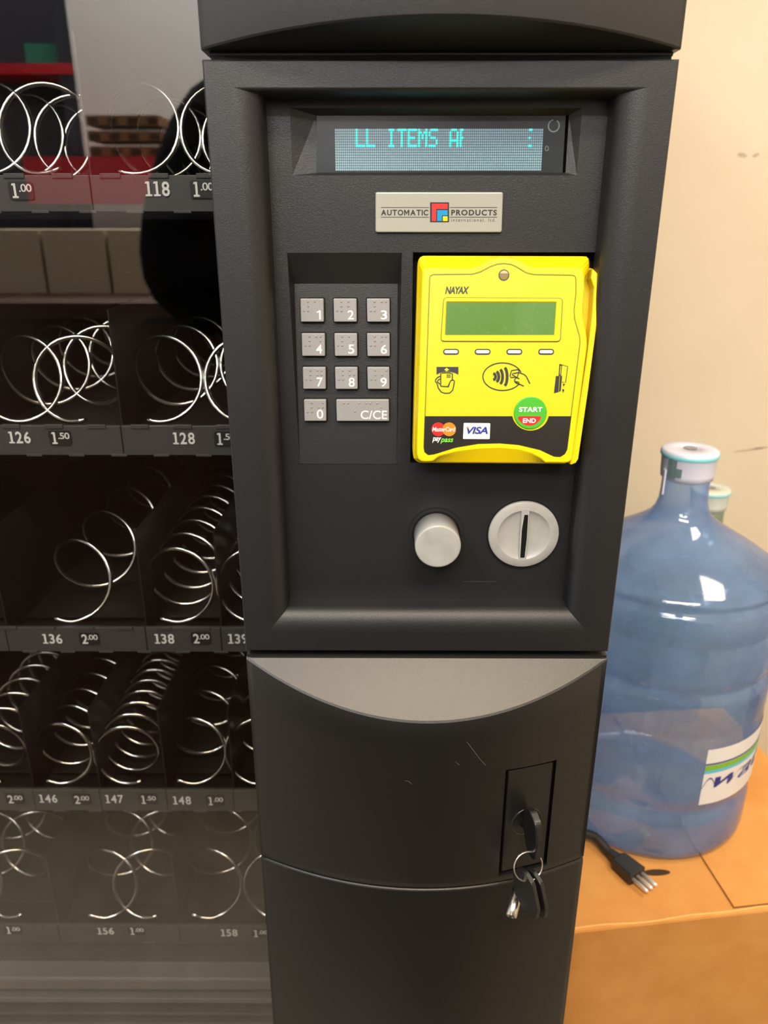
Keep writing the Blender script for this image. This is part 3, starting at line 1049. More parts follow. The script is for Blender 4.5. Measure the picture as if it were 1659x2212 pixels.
# kick panel
b = MB()
rows = [[(x, .024, zg - .0014) for x in xs], [(x, -bow(x) + .0024, zg - .0014) for x in xs], [(x, -bow(x) + .0005, zg - .0022) for x in xs], [(x, -bow(x), zg - .0040) for x in xs]]
for k in range(1, 6):
    rows.append([(x, -bow(x), zg - .004 - (zg - .054) * k / 5) for x in xs])
rows.append([(x, .024, .05) for x in xs])
ids = [b.add(r) for r in rows]
for j, (a, c) in enumerate(zip(ids, ids[1:])):
    for k in range(NX):
        b.face((a[k], a[k + 1], c[k + 1], c[k]), M_BLACKF, 1 <= j < 8)
for side in (0, NX):
    b.face([r[side] for r in ids], M_BLACKF)
b.build('kick_panel', vm)
# lock plate and cylinder
xm = (lx0 + lx1) / 2
pa, pb = Vector((lx0 + .0022, -bow(lx0 + .0022), lz0)), Vector((lx1 - .0022, -bow(lx1 - .0022), lz0))
FL = Fr((pa + pb) / 2 + Vector((0, .0012, 0)), pb - pa)
wl = (pb - pa).length / 2
b = MB()
b.prism(FL, rpoly(rect(-wl, .0024, wl, lz1 - lz0 - .0024), .0008, 3), -.0028, .0002, mat('lock_plate_black', (.012, .012, .012), .32), .0006)
plate = b.build('lock_plate', vm)
lu, lv = FL.uv(1137, 1774)
b = MB()
cl = FL.pt(lu, lv, 0)
rl = .0120
b.lathe([(rl, -.001), (rl, .0004), (rl * .93, .0009), (rl * .90, .0004), (rl * .88, -.0015), (0, -.0016)], cl, mat('lock_rim', (.05, .05, .05), .25, metal=.6), FL.ez, 48, cap0=False)
b.lathe([(rl * .45, -.0014), (rl * .45, .0008), (rl * .3, .0010), (0, .001)], cl, M_GAP, FL.ez, 32)
b.build('lock_cylinder', plate)

# ---- trays
TY = .16
PXM = lambda px, py, Y=TY: P(px, py, Y).x
TX0, TX1 = XL + .04, -.112
WR = .0021
F5 = Fr((0, TY - .001, 0))


def tray(zpx, RC, texts, coils, dividers, hx=300):
    zt = P(hx, zpx, TY).z
    hstrip = .0250
    t = MB()
    t.box((TX0, TY + .003, zt - .022), (TX1, TY + .56, zt - .020), M_TRAY)
    t.box((TX0, TY + .003, zt - .020), (TX1, TY + .0055, zt - .0005), M_TRAY)
    t.box((TX0, TY + .04, zt - .012), (TX1, TY + .50, zt - .011), M_TRAY)
    tr = t.build('tray', vm)
    s = MB()
    segs = sorted([TX0] + [PXM(d, zpx) for d in dividers] + [TX1])
    for a, c in zip(segs, segs[1:]):
        s.box((a + .0004, TY, zt - hstrip), (c - .0004, TY + .003, zt), M_STRIP, .0005)
    x = TX1 - .012
    while x > TX0:
        s.box((x - .0075, TY - .0012, zt - .0022), (x + .0075, TY + .001, zt + .0012), M_STRIP, .0004)
        s.box((x + .009, TY - .0008, zt - hstrip - .001), (x + .022, TY + .001, zt - hstrip + .001), M_STRIP, .0003)
        x -= .0352
    s.build('label_strip', tr)
    for d in dividers:
        m_ = MB(); xx = PXM(d, zpx)
        m_.box((xx - .0006, TY + .004, zt - .012), (xx + .0006, TY + .50, zt + .092), M_TRAY)
        m_.build('divider', tr)
    for px, py, txt in texts:
        c_ = P(px, py, TY - .001)
        m_ = MB()
        if '.' in txt:
            a, c2 = txt.split('.')
            m_.prism(F5, rpoly(rect(c_.x - .0092, c_.z - .0062, c_.x + .0088, c_.z + .0062), .002, 3), -.0008, .0003, M_INK)
            m_.text(F5, a, (c_.x - .0068, c_.z - .0050, c_.x - .0024 + (.0010 if a == '2' else 0), c_.z + .0050), .0005, M_WHITE, bold=.02, slab=True)
            m_.text(F5, '.' + c2, (c_.x - .0014, c_.z - .0008, c_.x + .0080, c_.z + .0046), .0005, M_WHITE, bold=.01, spacing=.9)
            m_.build('price_label', tr)
        else:
            m_.text(F5, txt, (c_.x - .0090, c_.z - .0050, c_.x + .0090, c_.z + .0050), .0001, M_WHITE, bold=.02, slab=True)
            m_.build('selection_number', tr)
    for edge_px, edge_py, d, pitch, ang in coils:
        e = P(edge_px, edge_py, TY + .008 + pitch * .25)
        cx = e.x + RC * (1 if d < 0 else -1)
        cz = zt - .0010 + RC + WR
        n = int(.46 / pitch * 36)
        y0 = TY + .009
        path = []
        tt0 = (ang - 270) / 360 * d          # start before or after the lowest point
        for k in range(n + 1):
            t_ = k / 36 + tt0
            a = R(270) + d * 2 * math.pi * t_
            path.append((cx + RC * math.cos(a), y0 + pitch * max(t_, 0) if t_ > 0 else y0 + t_ * .004, cz + RC * math.sin(a)))
        m_ = MB()
        m_.tube(path, WR, M_CHROME, 8)
        m_.build('coil', tr)


# coil: (side edge in the photograph, +1 winds left-to-right under / -1 the mirrored way, pitch, angle of the free end)
tray(378, 0.0318, [(46, 412, '1.00'), (340, 408, '118'), (438, 409, '1.00')],
     [(66, 285, 1, .062, 250), (-3, 275, -1, .062, 300), (385, 270, 1, .072, 248), (390, 270, -1, .072, 300)], [192, -120])
tray(920, 0.0325, [(42, 945, '126'), (130, 946, '1.50'), (397, 947, '128'), (487, 948, '1.50')],
     [(128, 790, 1, .064, 225), (73, 820, -1, .064, 292), (435, 820, 1, .064, 248), (443, 820, -1, .064, 300)], [260, -60])
tray(1356, 0.0328, [(113, 1380, '136'), (193, 1380, '2.00'), (355, 1380, '138'), (434, 1379, '2.00'), (514, 1380, '139')],
     [(240, 1265, 1, .074, 240), (462, 1275, 1, .035, 240), (470, 1275, -1, .035, 300)], [313, 476, 10])
tray(1708, 0.0303, [(32, 1726, '2.00'), (104, 1725, '146'), (176, 1727, '2.00'), (247, 1726, '147'), (320, 1727, '1.50'), (393, 1729, '148'), (465, 1730, '1.00')],
     [(-88, 1640, -1, .027, 292), (200, 1640, 1, .030, 238), (206, 1645, -1, .0205, 300), (489, 1635, 1, .048, 235), (489, 1640, -1, .048, 292)], [70, 214, 358, 503])
tray(2000, 0.0325, [(28, 2009, '1.00'), (228, 2011, '156'), (295, 2011, '1.00'), (495, 2015, '158'), (562, 2016, '1.00')],
     [(-46, 1925, -1, .058, 305), (6, 1925, 1, .058, 240), (298, 1925, 1, .060, 235), (248, 1925, -1, .060, 300), (523, 1925, 1, .063, 232), (530, 1925, -1, .063, 300)], [124, 386])
# delivery bin front behind the glass
zz = lambda py: P(300, py, TY).z
b = MB()
b.box((TX0, TY + .012, .34), (TX1, TY + .03, zz(2046)), M_STRIP)
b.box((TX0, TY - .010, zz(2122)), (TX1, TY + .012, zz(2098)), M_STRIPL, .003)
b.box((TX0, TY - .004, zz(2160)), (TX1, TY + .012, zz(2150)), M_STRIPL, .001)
b.box((TX0, TY - .004, zz(2188)), (TX1, TY + .012, zz(2182)), M_STRIP, .001)
b.box((TX0, TY - .006, .36), (TX1, TY + .012, zz(2200)), M_STRIP, .001)
b.build('delivery_bin_front', vm)

# ================================================================== keys
M_KH = mat('key_head_black', (.010, .010, .010), .35)


def head_poly(w_, h_):
    return rpoly([(-w_ * .28, -h_), (w_ * .28, -h_), (w_ * .5, -h_ * .72), (w_ * .5, -h_ * .28), (w_ * .25, 0), (-w_ * .25, 0), (-w_ * .5, -h_ * .28), (-w_ * .5, -h_ * .72)], .0015, 3)


# key in the lock: its blade goes in along the plate normal, head stands out edge-on
kp = FL.pt(lu, lv, 0)
out = FL.ez
k1 = thing('key', 'black-headed key standing in the lock of the lower door', 'key', kp + out * .001)
b = MB(); b.lathe([(.0036, .0003), (.0036, .010), (.003, .0105)], kp, M_STEEL, out, 24); b.build('shaft', k1)
b = MB()
side = (FL.ex * .97 + out * .12).normalized()
dn = Vector((0, 0, -1))
FH = Fr(kp + out * .0150 + Vector((-.002, 0, .0180)), out, Vector((0, 0, 1)))
hp = rpoly([(-.0125, -.0030), (-.0125, -.0165), (-.005, -.0310), (.004, -.0335), (.0085, -.031), (.0105, -.016), (.006, -.002), (-.004, .002)], .003, 4)
b.prism(FH, hp, -.0024, .0024, M_KH, .0008)
b.build('head', k1)
# split ring through the head
rc = FH.pt(.003, -.036, 0)
a0, a1, a2 = SB(1105, 1873, .02), SB(1178, 1860, .02), SB(1140, 1840, .02)
rr_ = .0105
ringc = SB(1141, 1872, .0230)
e1 = (RGT * 1.0 + FWD * .25).normalized(); e2 = UPV * .93 + FWD * .1
b = MB()
for k_, (r2, o2) in enumerate(((rr_, 0), (rr_, .0009))):
    pth = [ringc + e1 * (r2 * math.cos(a / 30 * 2 * math.pi)) + e2 * (r2 * math.sin(a / 30 * 2 * math.pi)) + FWD * o2 for a in range(30)]
    b.tube(pth, .00055, M_STEEL, 6, closed=True)
tag(b.build('key_ring'), 'small steel split ring hanging from the key in the lock', 'key ring')
# two loose keys hanging
for i_, (sx, dp, lab) in enumerate(((0, 0.0, 'black-headed key hanging from the ring, nearer one with steel barrel shown'), (1, 0.0, 'black-headed key hanging from the ring, right one of the hanging pair'))):
    o_ = SB(1130 + 18 * i_, 1890, .0235 - .001 * i_)
    kk = thing('key', lab, 'key', o_, 'keys hanging from the ring')
    ax = (RGT * .52 - FWD * .85).normalized()       # width direction of the flat head
    upk = (UPV * .97 + RGT * -.16).normalized()
    FH2 = Fr(o_ + UPV * .002, ax, upk)
    b = MB()
    b.prism(FH2, rpoly([(-.0105, -.004), (-.0118, -.020), (-.004, -.0295), (.007, -.0295), (.0105, -.022), (.0095, -.004), (.003, .002), (-.004, .002)], .002, 3), -.0016, .0016, M_KH, .0006)
    b.build('head', kk)
    if i_ == 0:
        b = MB()
        tp = SB(1107, 1966, .0225)
        dirn = (RGT * -.35 - FWD * .55 - UPV * .75).normalized()
        b.lathe([(.0041, -.014), (.0041, .004), (.0034, .0046), (.0022, .0046), (.0020, .001), (0, .001)], tp, M_STEEL, dirn, 24)
        b.build('barrel', kk)

# ================================================================== boxes, bottles, plug
BT = .7755
q = [Vector((.150, .1205)), Vector((.515, .168)), Vector((.468, .505)), Vector((.132, .475))]
b = MB()


def quadbox(mb, q, z0, z1, m, bev=.003):
    fr = Fr((0, 0, z0), (1, 0, 0), (0, 1, 0))
    mb.prism(fr, rpoly([tuple(p) for p in q], .008, 4), 0, z1 - z0, m, bev)


boxo = thing('cardboard_box', 'brown cardboard box beside the machine carrying the blue water bottle', 'box', (.315, .32, .385))
quadbox(b, q, .385, BT, M_CARD, .003)
b.build('carton', boxo)
b = MB()
fl = [PZ(1515, 1853, BT).xy, PZ(1585, 1963, BT).xy, Vector((.510, .1725)), Vector((.466, .498)), Vector((.300, .480))]
fr = Fr((0, 0, BT), (1, 0, 0), (0, 1, 0))
b.prism(fr, [tuple(p) for p in fl], -.001, .0028, M_CARDE, mtop=M_CARD)
b.build('top_flap', boxo)
b = MB()
hA, hB = PZ(1388, 1886, BT), PZ(1448, 1884, BT)
mid = (hA + hB) / 2; ll = (hB - hA).length / 2
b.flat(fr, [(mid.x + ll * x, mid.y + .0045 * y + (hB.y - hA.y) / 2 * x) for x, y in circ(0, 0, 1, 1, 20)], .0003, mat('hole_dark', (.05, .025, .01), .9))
b.build('hand_hole', boxo, normals=False)
b = MB()
f0, f1 = q[0], q[1]
pts = []
for k in range(25):
    t = k / 24
    p_ = f0 + (f1 - f0) * t
    pts.append((p_.x, p_.y + .0035 + .0018 * math.sin(t * 19) * math.sin(t * 7), BT - .0004))
b.tube(pts, .0011, M_CARDL, 6)  # crease along the front edge, its highlight painted in
b.build('fold_crease_highlight', boxo)
b = MB()
quadbox(b, [Vector((.148, .125)), Vector((.470, .150)), Vector((.462, .50)), Vector((.134, .49))], 0, .385, M_CARD)
tag(b.build('cardboard_box'), 'lower brown cardboard box on the floor under the bottle box', 'box')
b = MB()
quadbox(b, [Vector((.36, .54)), Vector((.565, .54)), Vector((.565, .785)), Vector((.36, .785))], 0, .620, M_CARD)
tag(b.build('cardboard_box'), 'brown cardboard box against the back wall under the clear bottle', 'box')

prof = [(.020, .004), (.060, .004), (.095, .001), (.108, .0005), (.1145, .005), (.1160, .014), (.1162, .048), (.1152, .056), (.1122, .063), (.1118, .068), (.1146, .076), (.1160, .083),
        (.1160, .159), (.1150, .163), (.1150, .166), (.1160, .170), (.1160, .204), (.1148, .209), (.1115, .214), (.1115, .218), (.1148, .225), (.1158, .231), (.1158, .266), (.1148, .270), (.1148, .273), (.1158, .277),
        (.1156, .300), (.1140, .304), (.1102, .308), (.1100, .311), (.1120, .315), (.1105, .3185), (.1050, .3230), (.0940, .3310), (.0800, .3400), (.0650, .3490), (.0510, .3575), (.0400, .3650), (.0320, .3720), (.0272, .3800), (.0249, .3890), (.0243, .398), (.0240, .436)]


def water_bottle(x, y, z, m, capm, label, sc=1.0):
    root = thing('water_bottle', label, 'bottle', (x, y, z))
    b = MB(); b.lathe([(r * sc, h * sc) for r, h in prof], (x, y, z), m, n=96, cap1=False)
    b.build('body', root)
    b = MB()
    b.lathe([(.0256, .4140), (.0264, .4142), (.0270, .4200), (.0278, .4360), (.0285, .4375), (.0291, .4395), (.0289, .4435), (.0270, .4450), (.0090, .4454), (.0085, .4442), (0, .4442)], (x, y, z), capm, n=64, cap0=False)
    # turquoise ring under the rim
    b.lathe([(.0288, .4376), (.0294, .4386), (.0295, .4408), (.0290, .4416)], (x, y, z), mat('turquoise_ring', S(130, 205, 215), .4), n=64, cap0=False, cap1=False)
    b.lathe([(.0070, .4456), (0, .4456)], (x, y, z), mat('cap_dimple', S(140, 140, 150), .6), n=24, cap0=False)
    b.build('cap', root)
    return root


M_CAP = mat('white_cap_plastic', S(206, 208, 226), .45)
M_CAP2 = mat('pale_cap_plastic', S(206, 214, 206), .45)
BX, BY, BZ = .290, .324, BT + .0030
wb = water_bottle(BX, BY, BZ, M_BOTTLE, M_CAP, 'large blue water bottle with white cap standing on the cardboard box')
# tear tab and print on the cap
b = MB()
for k, (a0_, a1_, h0, h1) in enumerate(((205, 226, .418, .437), (226, 238, .420, .429))):
    pts = [(BX + .0284 * math.cos(R(a)), BY + .0284 * math.sin(R(a))) for a in (a0_, (a0_ + a1_) / 2, a1_)]
    for (xa_, ya_), (xb_, yb_) in zip(pts, pts[1:]):
        b.poly([(xa_, ya_, BZ + h0), (xb_, yb_, BZ + h0), (xb_, yb_, BZ + h1), (xa_, ya_, BZ + h1)], mat('cap_print', S(96, 120, 124), .6))
cap_o = [c for c in wb.children if c.name.startswith('cap')][0]
b.build('cap_print', cap_o, normals=False)
b = MB()
aa = R(200)
tx, ty = BX + .0285 * math.cos(aa), BY + .0285 * math.sin(aa)
b.box((tx - .0015, ty - .003, BZ + .398), (tx + .0005, ty + .003, BZ + .425), M_CAP, .0003)
b.build('tear_tab', cap_o)
# paper label wrapped on the right side
b = MB()
rl_ = .1166
la0, la1 = -81, 2
lz_0, lz_1 = BZ + .080, BZ + .152
M_LAB = mat('white_label_paper', S(226, 224, 224), .5)
cyl = lambda a, z, r=rl_: (BX + r * math.cos(R(a)), BY + r * math.sin(R(a)), z)
NA = 24


def band(z0, z1, m, r):
    for k in range(NA):
        a, c_ = la0 + (la1 - la0) * k / NA, la0 + (la1 - la0) * (k + 1) / NA
        b.poly([cyl(a, z0, r), cyl(c_, z0, r), cyl(c_, z1, r), cyl(a, z1, r)], m)


band(lz_0, lz_1, M_LAB, rl_)
band(lz_1 - .0200, lz_1 - .0180, M_VBLUE, rl_ + .0002)
band(lz_1 - .0270, lz_1 - .0205, mat('label_green', S(125, 180, 50), .5), rl_ + .0002)
band(lz_1 - .0310, lz_1 - .0270, mat('label_cyan', S(90, 190, 215), .5), rl_ + .0002)
# blue script lettering along the label
tv, tf = text2d('wat', .015, .45)
ids = b.add([cyl(-74 + 44 * x, lz_1 - .051 + .0165 * y, rl_ + .0003) for x, y in tv])
for f in tf:
    b.face([ids[i] for i in f], M_VBLUE)
pen = [(-81 + .6 * k, lz_1 - .050 + .0125 * math.sin(k / 12 * math.pi * .9)) for k in range(13)]
for (a, z), (c_, zz_) in zip(pen, pen[1:]):
    b.poly([cyl(a, z - .0009, rl_ + .0003), cyl(c_, zz_ - .0009, rl_ + .0003), cyl(c_, zz_ + .0009, rl_ + .0003), cyl(a, z + .0009, rl_ + .0003)], M_VBLUE)
b.build('paper_label', wb, normals=False)
water_bottle(.465, .655, .620, M_BOTTLE2, M_CAP2, 'pale clear water bottle behind the blue bottle near the wall')

# plug and cord lying on the box
pw = thing('power_plug', 'black three-pin power plug and cord lying on the cardboard box', 'plug', PZ(1345, 1860, BT))
ZP = BT + .0085
pA, pB = PZ(1318, 1843, ZP), PZ(1377, 1893, ZP)
ax = (pB - pA).normalized(); sd = Vector((ax.y, -ax.x, 0))
b = MB()
st = PZ(1262, 1800, ZP + .004)
mid1 = PZ(1290, 1812, ZP + .004)
cordp = [Vector((.128, .262, BT + .006)), Vector((.150, .258, BT + .010)), Vector((.170, .250, BT + .012))]
pts = [Vector((.1240, st.y + .035, BT + .006)), st, mid1, pA - ax * .004, pA]
dense = []
for k in range(len(pts) - 1):
    p0, p1, p2, p3 = pts[max(k - 1, 0)], pts[k], pts[k + 1], pts[min(k + 2, len(pts) - 1)]
    for j in range(8):
        t = j / 8
        dense.append(.5 * ((2 * p1) + (p2 - p0) * t + (2 * p0 - 5 * p1 + 4 * p2 - p3) * t * t + (3 * p1 - p0 - 3 * p2 + p3) * t ** 3))
dense.append(pts[-1])
M_PIN = mat('tinned_pin', (.88, .86, .82), .35, metal=.7)
M_CORD = mat('cord_black', (.02, .019, .018), .5)
b.tube(dense, .0052, M_CORD, 10); b.build('cord', pw)
b = MB()
sec = lambda c_, w_, h_: [c_ + sd * (w_ * x) + Vector((0, 0, 1)) * (h_ * y) for x, y in ((-1, -.75), (-.8, -1), (.8, -1), (1, -.75), (1, .75), (.8, 1), (-.8, 1), (-1, .75))]
L_ = (pB - pA).length
b.loft([sec(pA, .0045, .0045), sec(pA + ax * L_ * .25, .0060, .0055), sec(pA + ax * L_ * .32, .0105, .0068), sec(pA + ax * L_ * .98, .0120, .0075), sec(pB, .0112, .0068)], mat('plug_black', (.022, .021, .020), .45))
b.build('plug_body', pw)
for k in (-1, 0, 1):
    b = MB()
    o_ = pB + sd * (.0072 * k)
    ext = .020
    b.tube([o_ - ax * .002, o_ + ax * ext * .9, o_ + ax * ext], [.0023, .0023, .0013], M_PIN, 8)
    b.build('prong', pw)

# ================================================================== what the glass mirrors: the room behind the viewer
def boxthing(name, label, cat, lo, hi, m, bev=.004, group=None):
    b = MB(); b.box(lo, hi, m, bev)
    return tag(b.build(name), label, cat, group)


M_BEIGE = mat('beige_laminate', S(190, 176, 150), .6)
M_BROWN = mat('dark_brown_wood', S(78, 52, 36), .5, var=(6, S(68, 45, 31), .4, .6))
M_REDP = mat('red_painted', S(190, 20, 40), .45)
M_NAVY = mat('dark_blue_steel', S(46, 48, 60), .5)
M_GRN = mat('green_crate', S(40, 128, 106), .5)
# dark counter with beige cupboards on it
y1 = -1.16
zc1 = V(200, 652, y1).z
cl_ = V(-420, 700, y1).x
b = MB(); b.box((cl_, y1 - .5, .0), (.9, y1, zc1 - .03), M_BROWN, .004)
cnt = thing('counter', 'dark brown counter across the room seen mirrored in the glass', 'counter', (0, y1 - .25, 0))
bb = b.build('base', cnt)
b = MB(); b.box((cl_ - .02, y1 - .52, zc1 - .03), (.92, y1 + .03, zc1), M_BROWN, .006); b.build('top', cnt)
y2 = -1.36
zb0, zb1 = zc1, V(200, 497, y2).z
xs_ = [V(p, 560, y2).x for p in (-60, 92, 233, 380, 520)]
for k, (a, c_) in enumerate(zip(xs_, xs_[1:])):
    boxthing('cupboard', ('leftmost', 'second', 'third', 'rightmost')[k] + ' beige cupboard in the row on the dark counter', 'cupboard', (a + .004, y2 - .2, zb0), (c_ - .004, y2, zb1), M_BEIGE, .004, 'cupboards on the counter')
# shelf rack with red beams
y3 = -2.5
xr1 = V(158, 150, y3).x
rack = thing('storage_rack', 'dark steel storage rack with red beams seen mirrored in the glass', 'rack', (xr1 - .5, y3 - .15, 0))
b = MB()
b.box((RX0 + .1, y3 - .20, 0), (xr1, y3 - .17, 2.6), M_NAVY); b.build('back_panel', rack)
for a in (RX0 + .1, xr1 - .05):
    b = MB(); b.box((a, y3 - .05, 0), (a + .05, y3, 2.6), M_NAVY); b.build('upright', rack)
b = MB(); b.box((xr1 + .004, RYF, 0), (xr1 + .75, y3 + .008, RZ), M_WALLF); struct('trim_1', b)
za, zb = V(80, 160, y3).z, V(80, 137, y3).z
zc_, zd = V(80, 392, y3).z, V(80, 352, y3).z
for lo_, hi_ in ((za, zb), (zc_ - .28, zc_ - .22)):
    b = MB(); b.box((RX0 + .1, y3 - .165, lo_), (xr1, y3 + .006, hi_), M_REDP); b.build('beam', rack)
g0, g1 = V(42, 134, y3), V(140, 86, y3)
boxthing('crate', 'green crate on the upper red beam of the storage rack', 'crate', (g0.x, y3 - .16, zb + .001), (g1.x, y3 - .055, g1.z), M_GRN)
# red bench in front of the rack
y4 = -2.2
e0, e1_ = V(62, 440, y4), V(335, 338, y4)
bench = thing('bench', 'bright red topped bench seen mirrored in the glass', 'bench', ((e0.x + e1_.x) / 2, y4 - .1, 0))
b = MB(); b.box((e0.x, y4 - .22, e0.z), (e1_.x, y4, e1_.z), M_REDP, .02); b.build('top', bench)
for xx in (e0.x + .05, e1_.x - .08):
    b = MB(); b.box((xx, y4 - .15, 0), (xx + .04, y4 - .11, e0.z), M_NAVY); b.build('leg', bench)
t0, t1_ = V(212, 336, y4 - .12), V(368, 246, y4 - .12)
hh_ = (t1_.z - e1_.z) / 3
for k in range(3):
    b = MB(); b.box((t0.x, y4 - .20, e1_.z + hh_ * k + .004), (t1_.x - .01 * k, y4 - .04, e1_.z + hh_ * (k + 1) - .012), mat('tray_brown', S(120, 84, 52), .8), .004)
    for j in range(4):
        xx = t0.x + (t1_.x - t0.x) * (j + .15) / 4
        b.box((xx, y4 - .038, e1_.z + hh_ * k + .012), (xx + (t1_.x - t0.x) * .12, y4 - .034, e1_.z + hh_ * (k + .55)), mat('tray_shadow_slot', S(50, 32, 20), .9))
    tag(b.build('cardboard_tray'), ('bottom', 'middle', 'top')[k] + ' brown cardboard tray of the stack on the red bench', 'tray', 'cardboard trays on the bench')

# ------------------------------------------------------------------ the photographer in black, seen only as a mirror shape
def skinned(name, nodes, edges, m, parent, sub=2):
    me = bpy.data.meshes.new(name)
    me.from_pydata([tuple(p) for p, r in nodes], edges, [])
    o = bpy.data.objects.new(name, me); COL.objects.link(o)
    bpy.context.view_layer.update()
    mod = o.modifiers.new('skin', 'SKIN')
    for i, (p, r) in enumerate(nodes):
        me.skin_vertices[0].data[i].radius = r if isinstance(r, tuple) else (r, r)
        me.skin_vertices[0].data[i].use_root = (i == 0)
    o.modifiers.new('sub', 'SUBSURF').levels = sub
    dg = bpy.context.evaluated_depsgraph_get(); dg.update()
    m2 = bpy.data.meshes.new_from_object(o.evaluated_get(dg))
    bpy.data.objects.remove(o)
    m2.materials.clear(); m2.materials.append(m)
    for p in m2.polygons:
        p.use_smooth = True
    off = parent.matrix_world.translation
    for v in m2.vertices:
        v.co -= off
    o = bpy.data.objects.new(name, m2); COL.objects.link(o)
    o.parent = parent
    return o


M_CLOTH = mat('black_cloth', (.004, .004, .0045), .95, spec=.1)
M_SKIN = mat('skin', S(190, 140, 115), .55)
M_HAIR = mat('dark_hair', (.010, .007, .006), .6)
px_, py_ = .13, -.80
man = thing('person', 'person in black jacket and trousers holding up a phone, mirrored in the glass', 'person', (px_, py_, 0))
sh = V(478, 215, -.66); el = V(396, 625, -.60)
hand = Vector((-.055, -.53, 1.40))
hd = Vector((px_ - .02, py_ + .02, 1.62))
N = [((px_, py_, .98), (.16, .12)), ((px_, py_, 1.16), (.15, .11)), ((px_, py_, 1.34), (.17, .12)), ((px_, py_, 1.47), (.10, .08)),
     (sh, .085), (sh * .45 + el * .55, .088), (el, .090), (el * .5 + hand * .5 + Vector((0, 0, -.035)), .075), (el * .15 + hand * .85, .045),
     ((px_ + .21, py_ + .02, 1.44), .075), ((px_ + .30, py_ + .12, 1.24), .065), ((px_ + .12, -.60, 1.30), .05), ((.03, -.53, 1.38), .038),
     ((px_ - .09, py_, .90), .10), ((px_ - .10, py_ + .03, .50), .075), ((px_ - .10, py_, .09), .055), ((px_ + .09, py_, .90), .10), ((px_ + .10, py_ + .03, .50), .075), ((px_ + .10, py_, .09), .055)]
E = [(0, 1), (1, 2), (2, 3), (2, 4), (4, 5), (5, 6), (6, 7), (7, 8), (2, 9), (9, 10), (10, 11), (11, 12), (0, 13), (13, 14), (14, 15), (0, 16), (16, 17), (17, 18)]
skinned('body', N, E, M_CLOTH, man)
b = MB()
HP = [(.050, 1.44), (.050, 1.50), (.052, 1.535), (.056, 1.552), (.064, 1.572), (.071, 1.60), (.076, 1.63), (.079, 1.66), (.079, 1.69), (.075, 1.72), (.064, 1.745), (.042, 1.762), (.015, 1.769), (0, 1.770)]
HPd = []
for (r0_, z0_), (r1_, z1_) in zip(HP, HP[1:]):
    HPd += [(r0_ + (r1_ - r0_) * k / 3, z0_ + (z1_ - z0_) * k / 3) for k in range(3)]
b.lathe(HPd + [HP[-1]], (hd.x, hd.y - .01, 0), M_SKIN, n=64)
for v in b.v:                            # long skull, chin, nose and brow
    dy = v.y - (hd.y - .01); k = min(1, max(0, (v.z - 1.53) / .03))
    v.y += dy * .16 * k
    fr_ = max(0.0, dy)
    if fr_ > 0:
        dxn = v.x - hd.x
        v.y += .024 * math.exp(-(dxn / .011) ** 2) * math.exp(-((v.z - 1.632) / (.020 if v.z > 1.632 else .009)) ** 2)
        v.y += .010 * math.exp(-(dxn / .025) ** 2) * math.exp(-((v.z - 1.562) / .014) ** 2)
        v.y -= .006 * (math.exp(-((abs(dxn) - .030) / .014) ** 2)) * math.exp(-((v.z - 1.664) / .013) ** 2)
b.build('head', man)
b = MB()
b.lathe([(.079, 1.672), (.085, 1.70), (.083, 1.73), (.072, 1.757), (.048, 1.778), (.0, 1.786)], (hd.x, hd.y - .018, 0), M_HAIR, n=48)
for v in b.v:
    dy = v.y - (hd.y - .018)
    v.y += dy * .16
    if dy < 0:
        v.z -= .07 * min(1, -dy / .06) * (1 if v.z < 1.71 else 0)
    else:
        v.z += .030 * min(1, dy / .06) * (1 if v.z < 1.69 else 0)
b.build('hair', man)
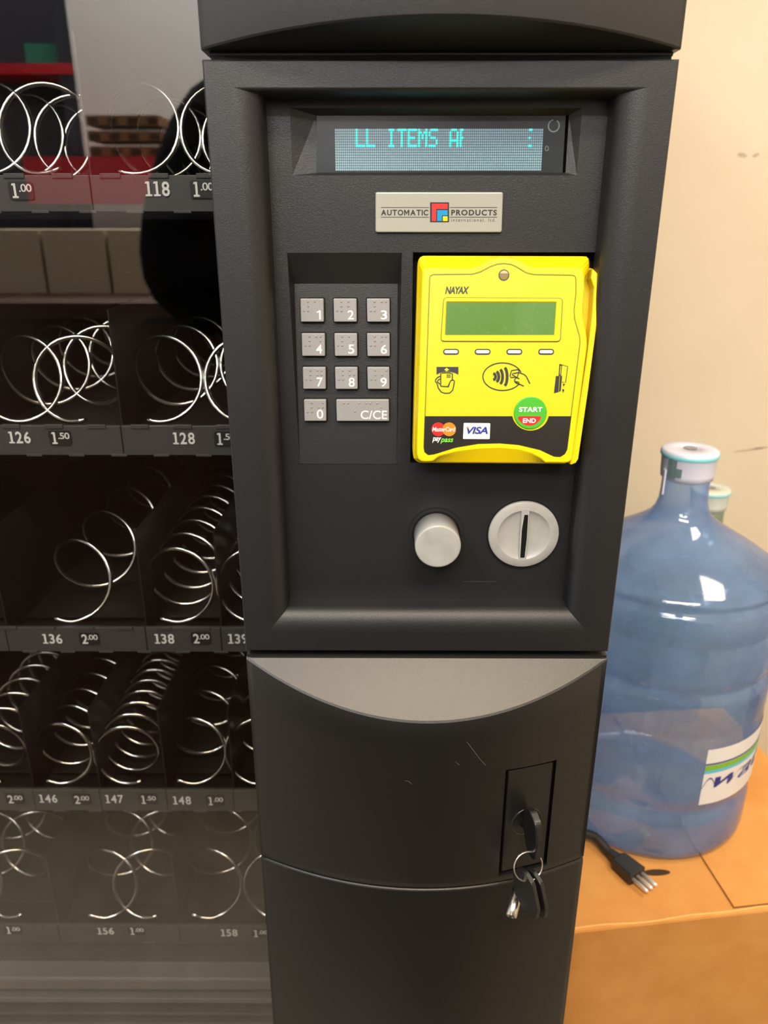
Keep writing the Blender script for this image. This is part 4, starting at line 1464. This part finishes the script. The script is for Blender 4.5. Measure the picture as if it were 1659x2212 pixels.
for sx in (-1, 1):
    b = MB(); b.lathe([(.0, -.010), (.008, -.006), (.0105, 0), (.008, .006), (0, .010)], (hd.x + sx * .030, hd.y + .0655, 1.664), mat('eye_white', (.7, .7, .68), .3), (0, 1, 0), 16)
    b.lathe([(.0050, .0088), (.003, .0102), (0, .0106)], (hd.x + sx * .030, hd.y + .0655, 1.664), M_HAIR, (0, 1, 0), 12); b.build('eye', man)
    b = MB(); b.lathe([(.012, -.006), (.024, -.003), (.026, .002), (.018, .005), (0, .003)], (hd.x + sx * .079, hd.y - .012, 1.645), M_SKIN, (sx, .35, 0), 20); b.build('ear', man)
b = MB(); b.tube([(hd.x - .024, hd.y + .0625, 1.595), (hd.x - .010, hd.y + .070, 1.593), (hd.x + .010, hd.y + .070, 1.593), (hd.x + .024, hd.y + .0625, 1.595)], [.003, .006, .006, .003], mat('lips', S(165, 95, 85), .5), 8); b.build('mouth', man)
for i_, (hb, sgn) in enumerate((((hand), 1), (Vector((.02, -.53, 1.38)), -1))):
    nodes = [(hb, .016), (hb + Vector((.012 * sgn, .02, .02)), .016)]
    ed = [(0, 1)]
    for k in range(4):
        o_ = hb + Vector((.004 * sgn, .022, -.012 + .018 * k))
        L2 = (.022, .027, .029, .025)[k]
        i0 = len(nodes)
        nodes += [(o_, .0085), (o_ + Vector((.014 * sgn, L2 * .7, .006)), .008), (o_ + Vector((.028 * sgn, L2 * .5, .008)), .007)]
        ed += [(1, i0), (i0, i0 + 1), (i0 + 1, i0 + 2)]
    i0 = len(nodes)
    nodes += [(hb + Vector((.012 * sgn, -.004, .03)), .009), (hb + Vector((.03 * sgn, -.002, .045)), .008)]
    ed += [(0, i0), (i0, i0 + 1)]
    skinned('hand', nodes, ed, M_SKIN, man, 1)
for sx in (-.10, .10):
    b = MB(); b.prism(Fr((px_ + sx, py_ + .05, 0), (1, 0, 0), (0, 1, 0)), rpoly(rect(-.05, -.13, .05, .15), .045, 5), 0, .085, M_CLOTH, .03); b.build('shoe', man)
b = MB()
b.box((-.065, -.492, 1.375), (.013, -.484, 1.460), mat('phone_black', (.01, .01, .012), .3), .002)
tag(b.build('phone'), 'dark phone held up by the person in black', 'phone')
